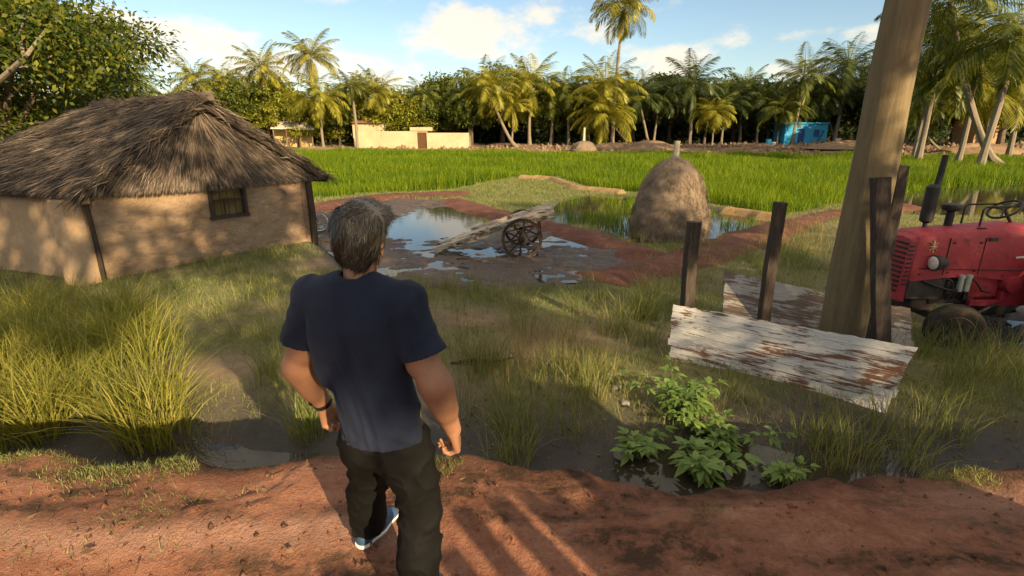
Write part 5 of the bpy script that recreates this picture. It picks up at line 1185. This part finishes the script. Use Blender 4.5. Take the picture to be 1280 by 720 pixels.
mb = MB(); q = at_y(1002, 180, Yb); vbox(mb, 999, 1007, 161, Yb - .04, .1); mb.build("door", M['navy'], bh)
mb = MB(); vbox(mb, 1018, 1025, 162, Yb - .04, .1, at_y(1020, 171, Yb)[2]); mb.build("window", M['navy'], bh)
mb = MB(); vbox(mb, 981, 1038, 153, Yb - .3, 4.6, at_y(1010, 154.7, Yb)[2]); mb.build("roof", M['blue'], bh)
mb = MB(); mb.bar(at_y(1020, 181, Yb - .6), at_y(1030, 163, Yb - .15), .12, .12); mb.build("brace", M['post'], bh)
bk = thing("brick_hut", "sunlit brown walled hut in the trees at the right edge", "hut", (0, 0, 0)); Yk = 76
mb = MB(); vbox(mb, 1225, 1262, 142, Yk, 4); mb.build("wall", M['brick'], bk)
mb = MB(); vbox(mb, 1236, 1244, 152, Yk - .04, .1); mb.build("door", M['brownp'], bk)
mb = MB(); vbox(mb, 1221, 1266, 138.5, Yk - .5, 5, at_y(1243, 142, Yk)[2] + .02); mb.build("roof", M['tile'], bk)
# small blue barrels by the blue hut
for i, (px, h_, lb) in enumerate([(960, 8, "blue barrel left of the blue hut beside a pale one"), (966, 6, "pale barrel left of the blue hut beside a blue one"), (1046, 7, "pale drum between the blue hut and the thick pole")]):
    q = at_y(px, 181, 88); z0 = fgz(q[0], 88); mb = MB(); hh = h_ / FPX * 88 * 1.05; mb.lathe([(.38, -.1), (.42, .1), (.4, hh * .33), (.43, hh * .36), (.4, hh * .4), (.42, hh * .95), (.3, hh)], (0, 0, 0), 'z', 14); o = mb.build("barrel", M['blue'] if i == 0 else M['tin'], smooth=True); o.location = (q[0], 88, z0); tag(o, lb, "barrel", "barrels by the blue hut")
# rubble and earth heaps on the far bank
def heap(label, px, Y, rx_, hgt, seed, mat):
    hgt *= 1.1; x = at_y(px, 185, Y)[0]; z0 = fgz(x, Y) - .2; n1, n2 = 40, 14; th = np.linspace(0, 2 * np.pi, n1, endpoint=False); v_ = np.linspace(0, 1, n2); TH, VV = np.meshgrid(th, v_, indexing='ij'); nn = fbm(np.cos(TH) * 2 + 9, np.sin(TH) * 2 + VV * 3, seed, 4) - .5; rr = (1 - VV) * (1 + .5 * nn)
    X = rr * rx_ * np.cos(TH); Yv = rr * rx_ * .5 * np.sin(TH); Z = hgt * (1 - (1 - VV) ** 2) * (1 + .5 * nn); i = np.arange(n1)[:, None] * n2 + np.arange(n2 - 1)[None]; j = ((np.arange(n1) + 1) % n1)[:, None] * n2 + np.arange(n2 - 1)[None]
    o = mesh_np("earth_heap", np.stack([X, Yv, Z], -1), np.stack([i, j, j + 1, i + 1], -1), mat, smooth=True); o.location = (x, Y, z0); tag(o, label, "earth heap", "earth heaps on the far bank")
M['heap'] = soil_mat("heap_soil", (.11, .07, .045), (.21, .14, .09), (.31, .215, .145), .8, .9)
heap("long earth heap just left of the haystack's top", 812, 80, 4.6, 1.3, 1, M['heap']); heap("low heap at the field edge near the pale shed", 395, 86, 6, 1.0, 2, M['heap']); heap("wide heap right of the blue hut", 1060, 76, 5.5, 1.0, 3, M['heap']); heap("heap below the brown hut at the right edge", 1225, 70, 6, 1.2, 4, M['heap']); heap("low heap right of the small far haystack", 765, 83, 4, .8, 5, M['heap'])
n = 9000; rx2 = rng.uniform(-45, 100, n); ry2 = rng.uniform(60, 92, n); k = (sdist(FIELD, rx2, ry2) > .3) & (np.abs(rx2) < ry2 * 1.1); rx2, ry2 = rx2[k], ry2[k]; n = len(rx2); sz = rng.uniform(.1, .6, n) * rng.random(n) ** .5; base = np.array([(1, 0, 0), (-1, 0, 0), (0, 1, 0), (0, -1, 0), (0, 0, 1), (0, 0, -1)], float)
Pv = np.stack([rx2, ry2, ground_z(rx2, ry2)], -1)[:, None, :] + base[None] * sz[:, None, None] * rng.uniform(.6, 1.4, (n, 6, 1)); tri = np.array([(0, 2, 4), (2, 1, 4), (1, 3, 4), (3, 0, 4), (2, 0, 5), (1, 2, 5), (3, 1, 5), (0, 3, 5)]); T = (np.arange(n)[:, None, None] * 6 + tri[None]).reshape(-1, 3)
tag(mesh_np("rubble", Pv.reshape(-1, 3), [], M['heap'], T=T), "rubble and clods strewn along the far bank", "rubble", kind='stuff')

# ------------------------------------------------------------------ the man: one signed distance field per skin or garment
class SDF:
    def __init__(s, lo, hi, h):
        s.lo = np.array(lo, float); s.h = h; s.n = np.ceil((np.array(hi) - s.lo) / h).astype(int) + 1; s.F = np.full(s.n, .08, np.float32)
    def _blk(s, mn, mx):
        a = np.clip(np.floor((mn - s.lo) / s.h).astype(int), 0, s.n); b = np.clip(np.ceil((mx - s.lo) / s.h).astype(int) + 1, 0, s.n)
        if np.any(b <= a): return None
        g = [s.lo[i] + s.h * np.arange(a[i], b[i]) for i in range(3)]; return (slice(a[0], b[0]), slice(a[1], b[1]), slice(a[2], b[2])), np.meshgrid(*g, indexing='ij')
    def _smin(s, sl, d, k):
        f = s.F[sl]; hh = np.clip(.5 + .5 * (f - d) / k, 0, 1); s.F[sl] = f + (d - f) * hh - k * hh * (1 - hh)
    def cap(s, p0, p1, r0, r1, k=.02):
        p0 = np.array(p0, float); p1 = np.array(p1, float); m = max(r0, r1) + .06; B = s._blk(np.minimum(p0, p1) - m, np.maximum(p0, p1) + m)
        if B is None: return
        sl, (X, Y, Z) = B; d = p1 - p0; dd = d @ d + 1e-12; t_ = np.clip(((X - p0[0]) * d[0] + (Y - p0[1]) * d[1] + (Z - p0[2]) * d[2]) / dd, 0, 1)
        s._smin(sl, np.sqrt((X - p0[0] - t_ * d[0]) ** 2 + (Y - p0[1] - t_ * d[1]) ** 2 + (Z - p0[2] - t_ * d[2]) ** 2) - (r0 + (r1 - r0) * t_), k)
    def ell(s, c, r, k=.02, rot=None, sub=False):
        c = np.array(c, float); r = np.array(r, float); m = r.max() + .06; B = s._blk(c - m, c + m)
        if B is None: return
        sl, (X, Y, Z) = B; P = np.stack([X - c[0], Y - c[1], Z - c[2]], -1)
        if rot is not None: P = P @ np.array(rot)
        k0 = np.linalg.norm(P / r, axis=-1); k1 = np.linalg.norm(P / (r * r), axis=-1) + 1e-9; d = k0 * (k0 - 1) / k1
        if sub: s.F[sl] = np.maximum(s.F[sl], -d)
        else: s._smin(sl, d, k)
    def grid(s): return np.meshgrid(*[s.lo[i] + s.h * np.arange(s.n[i]) for i in range(3)], indexing='ij')
    def mesh(s, name, mat, parent, smooth=1):
        F = s.F; S = F < 0; n = s.n - 1
        c8 = [(i, j, k) for i in (0, 1) for j in (0, 1) for k in (0, 1)]; cnt = sum(S[i:i + n[0], j:j + n[1], k:k + n[2]].astype(np.int8) for i, j, k in c8); act = (cnt > 0) & (cnt < 8); I = np.argwhere(act); vid = np.full(n, -1, np.int64); vid[act] = np.arange(len(I))
        pos = np.zeros((len(I), 3)); num = np.zeros(len(I))
        for a in c8:
            for ax_ in range(3):
                if a[ax_]: continue
                b = list(a); b[ax_] = 1; fa = F[I[:, 0] + a[0], I[:, 1] + a[1], I[:, 2] + a[2]]; fb = F[I[:, 0] + b[0], I[:, 1] + b[1], I[:, 2] + b[2]]; m = (fa < 0) != (fb < 0); t_ = np.where(m, fa / (fa - fb + 1e-12), 0); p = np.repeat(np.array([a], float), len(I), 0); p[:, ax_] = t_; pos += p * m[:, None]; num += m
        V = s.lo + s.h * (I + pos / num[:, None]); Qs = []
        for ax_ in range(3):
            o1, o2 = [(1, 2), (2, 0), (0, 1)][ax_]; sl0 = [slice(None)] * 3; sl1 = [slice(None)] * 3; sl0[ax_] = slice(0, -1); sl1[ax_] = slice(1, None); ch = S[tuple(sl0)] != S[tuple(sl1)]; E_ = np.argwhere(ch); E_ = E_[(E_[:, o1] > 0) & (E_[:, o2] > 0) & (E_[:, o1] < n[o1]) & (E_[:, o2] < n[o2])]
            def c_(d1, d2): q = E_.copy(); q[:, o1] -= d1; q[:, o2] -= d2; return vid[q[:, 0], q[:, 1], q[:, 2]]
            q = np.stack([c_(1, 1), c_(0, 1), c_(0, 0), c_(1, 0)], -1); ins = S[E_[:, 0], E_[:, 1], E_[:, 2]]; q[~ins] = q[~ins][:, ::-1]; Qs.append(q)
        Q = np.concatenate(Qs)
        for _ in range(smooth):
            acc = np.zeros_like(V); num = np.zeros(len(V))
            for k in range(4):
                a = Q[:, k]; b = Q[:, (k + 1) % 4]
                for ax_ in range(3): acc[:, ax_] += np.bincount(a, V[b, ax_], len(V)) + np.bincount(b, V[a, ax_], len(V))
                num += np.bincount(a, minlength=len(V)) + np.bincount(b, minlength=len(V))
            V = V * .5 + .5 * acc / np.maximum(num, 1)[:, None]
        return mesh_np(name, V, Q, mat, parent, smooth=True)

t = NT("skin"); v = t.coord(); n1 = t.noise(v, 9, 5); n2 = t.noise(v, 120, 3)
t.base(t.ramp(n1, [(.3, (.25, .118, .07)), (.7, (.34, .17, .105))])); t.bump(n2, .12, .004); t.b.inputs['Subsurface Weight'].default_value = .12; t.b.inputs['Subsurface Radius'].default_value = (.012, .005, .003); M['skin'] = t.set(.5, .4)
t = NT("navy_cotton"); v = t.coord(); n1 = t.noise(v, 5, 4); n2 = t.noise(v, 400, 2)
t.base(t.ramp(n1, [(.3, (.011, .015, .031)), (.7, (.019, .025, .047))])); t.bump(n2, .15, .002); t.b.inputs['Sheen Weight'].default_value = .04; M['shirt'] = t.set(.9, .15)
t = NT("black_trouser_cloth"); v = t.coord(); n1 = t.noise(v, 5, 4)
t.base(t.ramp(n1, [(.3, (.004, .004, .004)), (.7, (.008, .0077, .0072))])); M['trouser'] = t.set(.8, .12)
t = NT("grey_brown_hair"); g = t.new('ShaderNodeNewGeometry'); t.base(t.ramp(g.outputs['Random Per Island'], [(0, (.012, .010, .008)), (.55, (.034, .028, .022)), (1, (.12, .102, .085))])); M['hair'] = t.set(.42, .45)
M['shoe'] = plain("blue_shoe", (.03, .06, .12), .6, .4); M['sole'] = plain("white_sole", (.7, .68, .64), .6, .4); M['watch'] = plain("black_watch", (.012, .012, .012), .35, .5)
M['eye'] = plain("eye_white", (.6, .55, .5), .25, .5)

MX, MY, MYAW = -.565, 1.80, R(-11)
man = thing("person", "person in navy shirt and black trousers seen from behind on the road", "person", (MX, MY, .015), MYAW); man.scale = (.975, .975, .975)
# joints, local: facing +y, right hand at +x
J = dict(neck=(0, -.005, 1.535), head=(0.012, .045, 1.70), rsh=(.205, -.015, 1.475), rel=(.292, -.045, 1.19), rwr=(.318, .06, .965), lsh=(-.205, -.0, 1.475), lel=(-.288, .0, 1.20), lwr=(-.225, .14, 1.005),
         rhip=(.095, 0, .93), rkn=(.125, .03, .50), ran=(.13, -.05, .09), lhip=(-.095, .01, .93), lkn=(-.21, .22, .52), lan=(-.30, .34, .09))
HX = .055                                  # the weight rests on the right leg: hips a little to the right
J.update(rsh=(.192, -.015, 1.47), rel=(.298, -.05, 1.18), rwr=(.335, .05, .915), lsh=(-.192, -.0, 1.47), lel=(-.285, -.02, 1.18), lwr=(-.262, .10, .925))
for k_ in ('rhip', 'rkn', 'ran', 'lhip', 'lkn', 'lan'): J[k_] = (J[k_][0] + HX, J[k_][1], J[k_][2])
J = {k: np.array(v_) for k, v_ in J.items()}
b = SDF((-.48, -.28, .66), (.50, .36, 1.88), .005)
hd = J['head']
b.ell(hd + [0, -.012, .02], (.074, .094, .095), .02); b.ell(hd + [0, .035, -.045], (.058, .062, .078), .03); b.cap(hd + [0, .07, -.105], hd + [0, .05, -.1], .022, .03, .02)      # skull, jaw, chin
b.cap(hd + [0, .095, .005], hd + [0, .112, -.028], .010, .015, .012); b.ell(hd + [0, .09, -.068], (.024, .012, .009), .008); b.ell(hd + [0, .085, .028], (.05, .016, .012), .015)
for s in (-1, 1): b.ell(hd + [s * .032, .098, .012], (.014, .012, .010), .004, sub=True); b.ell(hd + [s * .076, -.005, -.008], (.010, .020, .032), .006)
b.cap(J['neck'] + [0, 0, -.06], hd + [0, -.02, -.06], .064, .058, .02); b.cap((-.13, -.01, 1.46), (.13, -.01, 1.46), .05, .05, .03)
b.ell((0, 0, 1.32), (.155, .10, .19), .03); b.ell((HX * .8, 0, 1.02), (.13, .10, .18), .04)
for s, a_, e_, w_ in ((1, 'rsh', 'rel', 'rwr'), (-1, 'lsh', 'lel', 'lwr')):
    A_, E_, W_ = J[a_], J[e_], J[w_]
    b.cap((s * .13, -.01, 1.46), A_ + [0, 0, -.015], .055, .060, .03); b.cap(A_ + [0, 0, -.03], E_, .055, .057, .02); mid = (A_ + E_) / 2
    b.cap(mid + [0, -.014, -.02], mid + [0, -.012, -.08], .056, .050, .03); b.cap(mid + [0, .016, -.01], mid + [0, .018, -.07], .052, .052, .03)   # triceps, biceps
    b.cap(E_, W_, .056, .034, .02); f1 = E_ + (W_ - E_) * .1; f2 = E_ + (W_ - E_) * .55; b.cap(f1 + [s * .014, .004, 0], f2 + [s * .008, 0, 0], .056, .042, .03); b.cap(f1 + [-s * .012, 0, 0], f2, .046, .036, .03)
    # hand: metacarpals, four bent fingers and a thumb; palm faces the thigh, thumb forwards
    d = (W_ - E_) / np.linalg.norm(W_ - E_); d = d * .55 + np.array([0, .05, -.85 * .55]); d /= np.linalg.norm(d)
    n_ = np.array([-s * .9, -.25, 0.0]); n_ -= d * (n_ @ d); n_ /= np.linalg.norm(n_)           # palm normal, towards the body
    l_ = np.cross(n_, d); l_ = l_ if l_[1] > 0 else -l_                                       # towards the thumb
    for i in range(4):
        o_ = (1.5 - i) * .0225; kn = W_ + d * (.092 - .004 * abs(i - 1)) + l_ * o_ - n_ * .004; b.cap(W_ + l_ * o_ * .6 + d * .01, kn, .0185, .0145, .012)
        ln = (.046, .051, .047, .037)[i]; ang = 0; p_ = kn
        for q, (bend, fr) in enumerate(((50 + 5 * i, 1.0), (66, .68), (44, .52))):
            ang += R(bend); dv = d * math.cos(ang) + n_ * math.sin(ang); p2 = p_ + dv * ln * fr; b.cap(p_, p2, (.0112, .0102, .0092)[q], (.0102, .0092, .0082)[q], .003); p_ = p2
    b.cap(W_ + d * .02 + l_ * .018, W_ + d * .045 + l_ * .036 + n_ * .012, .018, .0135, .012); b.cap(W_ + d * .045 + l_ * .036 + n_ * .012, W_ + d * .082 + l_ * .036 + n_ * .026, .0115, .0098, .006); b.cap(W_ + d * .082 + l_ * .036 + n_ * .026, W_ + d * .106 + l_ * .026 + n_ * .036, .0095, .0078, .004)
body = b.mesh("body", M['skin'], man)
# shirt
s_ = SDF((-.42, -.28, .72), (.46, .30, 1.62), .006)
s_.ell((0, .0, 1.36), (.188, .128, .19), .03); s_.ell((0, -.03, 1.39), (.168, .105, .15), .03); s_.ell((HX * .45, .0, 1.13), (.152, .114, .22), .05); s_.ell((HX * .9, .0, .98), (.156, .120, .20), .05); s_.ell((HX, -.012, .85), (.172, .138, .2), .05)
s_.cap((-.15, -.015, 1.475), (.15, -.015, 1.475), .068, .068, .04); s_.cap((-.10, -.015, 1.50), (.10, -.015, 1.50), .062, .062, .04); s_.cap((-.05, -.015, 1.52), (.05, -.015, 1.52), .058, .058, .04)
for s in (-1, 1): s_.ell((s * .10, -.075, 1.36), (.075, .055, .12), .04); s_.ell((s * .135, -.03, 1.24), (.05, .08, .14), .04); s_.ell((s * .085, .085, 1.38), (.085, .05, .075), .04)
for s, a_, e_ in ((1, 'rsh', 'rel'), (-1, 'lsh', 'lel')):
    A_, E_ = J[a_], J[e_]; q = A_ + (E_ - A_) * .56; s_.cap((s * .12, -.01, 1.46), A_, .07, .076, .04); s_.cap(A_, q + (E_ - A_) * .25, .079, .080, .02); s_.cap(A_ + [0, -.012, -.02], q, .066, .071, .02)
X, Y, Z = s_.grid()
# folds: soft diagonal drapes at the waist and sleeves
fold = .0065 * np.sin(28 * Z + 16 * X + 5 * np.sin(9 * X + 3 * Z) + 2 * np.sin(14 * Y)) * sstep(1.22, .95, Z) + .0045 * np.sin(60 * X + 20 * Z + 3 * np.sin(20 * Z)) * sstep(1.1, .88, Z) + .005 * np.sin(38 * Z - 30 * np.abs(X) + 3 * np.sin(11 * Z)) * sstep(.16, .24, np.abs(X))
spine = .010 * np.exp(-(X / .022) ** 2) * sstep(1.0, 1.12, Z) * sstep(1.46, 1.36, Z) * (Y < 0)
wr = vnoise(X * 7 + 3 * Y + 3, Z * 12 + X * 5 + 9 * np.sin(3 * X), 301); wr = 1 - np.abs(2 * wr - 1); wr2 = vnoise(X * 13 - 9 * Z, Z * 9 + Y * 6, 302); wr2 = 1 - np.abs(2 * wr2 - 1)
fold = fold - .011 * (wr ** 2 - .3) * (.35 + .65 * sstep(1.32, 1.0, Z)) - .007 * (wr2 ** 3 - .2) * (.5 + .5 * sstep(.12, .2, np.abs(X)))
s_.F += (fold + spine).astype(np.float32)
hem = .895 + .012 * np.sin(9 * X + 1) + .008 * np.sin(25 * Y); s_.F = np.maximum(s_.F, (hem - Z).astype(np.float32))
s_.F = np.maximum(s_.F, (.062 - np.sqrt((X) ** 2 + (Y - .0) ** 2 + np.clip(1.535 - Z, 0, 1) ** 2 * 1.0)).astype(np.float32))
for s, a_, e_ in ((1, 'rsh', 'rel'), (-1, 'lsh', 'lel')):
    A_, E_ = J[a_], J[e_]; ax_ = (E_ - A_) / np.linalg.norm(E_ - A_); cut = A_ + (E_ - A_) * .66; dd = (X - cut[0]) * ax_[0] + (Y - cut[1]) * ax_[1] + (Z - cut[2]) * ax_[2]; m = (X * s > .186) & (Z > 1.14) & (Z < 1.37); s_.F = np.where(m, np.maximum(s_.F, dd), s_.F).astype(np.float32)
s_.mesh("shirt", M['shirt'], man)
# trousers
q = SDF((-.3, -.26, .03), (.40, .40, 1.05), .007)
q.ell((HX, 0, .93), (.140, .106, .14), .03); q.ell((HX - .072, -.04, .85), (.085, .085, .10), .03); q.ell((HX + .072, -.04, .85), (.085, .085, .10), .03); q.ell((HX, .0, .80), (.05, .075, .09), .03)
for h_, k_, a_ in (('rhip', 'rkn', 'ran'), ('lhip', 'lkn', 'lan')):
    q.cap(J[h_] + [0, 0, -.06], J[k_], .096, .086, .025); q.cap(J[h_] + [0, -.01, -.12], (J[h_] + J[k_]) / 2, .098, .098, .03); q.cap(J[k_], J[a_] + [0, 0, .02], .085, .078, .02); q.cap((J[k_] + J[a_]) / 2 + [0, -.01, .08], J[a_] + [0, -.012, .03], .084, .080, .03)
X, Y, Z = q.grid(); wr = vnoise(X * 8 + 4 * Z + 6 * Y, Z * 9 - X * 7, 311); wr = 1 - np.abs(2 * wr - 1); wr2 = vnoise(X * 15 + 8 * Z, Z * 15 + 11 * Y - 6 * X, 312); wr2 = 1 - np.abs(2 * wr2 - 1); fold = -.016 * (wr ** 2.5 - .25) - .007 * (wr2 ** 3 - .2)
q.F += fold.astype(np.float32); q.F = np.maximum(q.F, np.maximum(Z - .945, .055 - Z).astype(np.float32)); q.mesh("trousers", M['trouser'], man)
# shoes
for a_, yaw in (('ran', -6), ('lan', -16)):
    c_ = J[a_].copy(); c_[2] = 0; rz = Matrix.Rotation(R(yaw), 3, 'Z'); f_ = lambda x, y, z: np.array(Vector(c_) + rz @ Vector((x, y, z)))
    sh = SDF((c_[0] - .12, c_[1] - .16, -.01), (c_[0] + .14, c_[1] + .30, .16), .005); sh.cap(f_(0, -.05, .05), f_(0, .06, .05), .042, .045, .02); sh.cap(f_(0, .06, .045), f_(.004, .175, .032), .045, .034, .03); sh.cap(f_(0, -.03, .07), f_(0, .0, .10), .044, .046, .02)
    X, Y, Z = sh.grid(); sh.F = np.maximum(sh.F, (.024 - Z).astype(np.float32)); so_ = sh.mesh("shoe", M['shoe'], man)
    sl_ = SDF((c_[0] - .12, c_[1] - .16, -.02), (c_[0] + .14, c_[1] + .30, .06), .005)
    sl_.cap(f_(0, -.05, .03), f_(0, .06, .03), .046, .049, .02); sl_.cap(f_(0, .06, .03), f_(.004, .18, .03), .049, .040, .03); X, Y, Z = sl_.grid(); sl_.F = np.maximum(sl_.F, np.maximum(Z - .027, .002 - Z).astype(np.float32)); sl_.mesh("sole", M['sole'], so_)
# watch on the left wrist
E_, W_ = J['lel'], J['lwr']; d = Vector(W_ - E_).normalized(); wc = Vector(W_) - d * .035; Mw = d.to_track_quat('Z', 'Y').to_matrix()
mb = MB(); mb.lathe([(.037, -.011), (.041, -.009), (.041, .009), (.037, .011), (.034, .011), (.034, -.011), (.037, -.011)], wc, 'z', 24, M=Mw); wt_ = mb.build("watch", M['watch'], man, smooth=True)
mb = MB(); mb.lathe([(.0, .0), (.019, .0), (.021, .005), (.019, .011), (.0, .012)], wc + Vector((-.041, -.004, 0)), 'x', 18, M=Matrix.Rotation(math.pi, 3, 'Z')); mb.build("dial", M['watch'], wt_, smooth=True)
for s in (-1, 1): mb = MB(); mb.lathe([(0.0, -.011), (.0075, -.008), (.0105, 0), (.0075, .008), (0, .011)], hd + [s * .032, .087, .012], 'y', 14); mb.build("eye", M['eye'], man, smooth=True)
# hair: a mass over the skull and thousands of strands combed down and forward
hs = SDF((-.2, -.2, 1.5), (.22, .28, 1.95), .005)
hs.ell(hd + [0, -.022, .035], (.098, .116, .106), .02); hs.ell(hd + [.02, .05, .085], (.07, .06, .04), .03); hs.ell(hd + [0, -.052, -.03], (.078, .064, .082), .03)
X, Y, Z = hs.grid(); hx, hy, hz_ = hd
hs.F = np.maximum(hs.F, np.where((Y > hy + .03) & (Z < hz_ + .055), .05, -1).astype(np.float32)); hs.F = np.maximum(hs.F, (hz_ - .098 - Z).astype(np.float32)); hs.F = np.maximum(hs.F, np.where((Y > hy - .03) & (Z < hz_ - .02), .05, -1).astype(np.float32))
hs.F += (.004 * np.sin(70 * X + 3 * np.sin(20 * Z))).astype(np.float32)
hair = hs.mesh("hair", M['hair'], man, 2)
hv = np.empty(len(hair.data.vertices) * 3, np.float32); hair.data.vertices.foreach_get("co", hv); hv = hv.reshape(-1, 3); hn = np.empty(len(hv) * 3, np.float32); hair.data.vertices.foreach_get("normal", hn); hn = hn.reshape(-1, 3)
rng = np.random.default_rng(77); ok = np.where((hv[:, 2] > hd[2] - .095) & (hn[:, 2] > -.6))[0]; k = rng.choice(ok, 9000); P = hv[k].copy(); N = hn[k]
flow = np.stack([(P[:, 0] - hd[0]) * 1.2, np.where(P[:, 1] > hd[1] - .02, .5, -.5) + 0 * P[:, 0], np.where(P[:, 2] > hd[2] + .10, .15, -1.0)], -1) + rng.normal(0, .22, P.shape)
flow -= N * (flow * N).sum(1, keepdims=True); flow /= np.linalg.norm(flow, axis=1, keepdims=True) + 1e-9; flow += N * rng.uniform(.05, .45, (len(P), 1)); sidev = np.cross(flow, N); sidev /= np.linalg.norm(sidev, axis=1, keepdims=True) + 1e-9
Ls = rng.uniform(.025, .06, len(P)); lv = []
for q_ in range(4):
    u = q_ / 3; c_ = P - N * .003 + flow * (Ls * u)[:, None] - N * (Ls * .28 * u * u)[:, None]; w_ = .0016 * (1 - .8 * u); lv += [c_ - sidev * w_, c_ + sidev * w_]
V = np.stack(lv, 1).reshape(-1, 3); bq = np.arange(len(P))[:, None] * 8; Q = np.concatenate([bq + np.array([[2 * q_, 2 * q_ + 1, 2 * q_ + 3, 2 * q_ + 2]]) for q_ in range(3)], 0)
mesh_np("hair_strands", V, Q, M['hair'], hair)
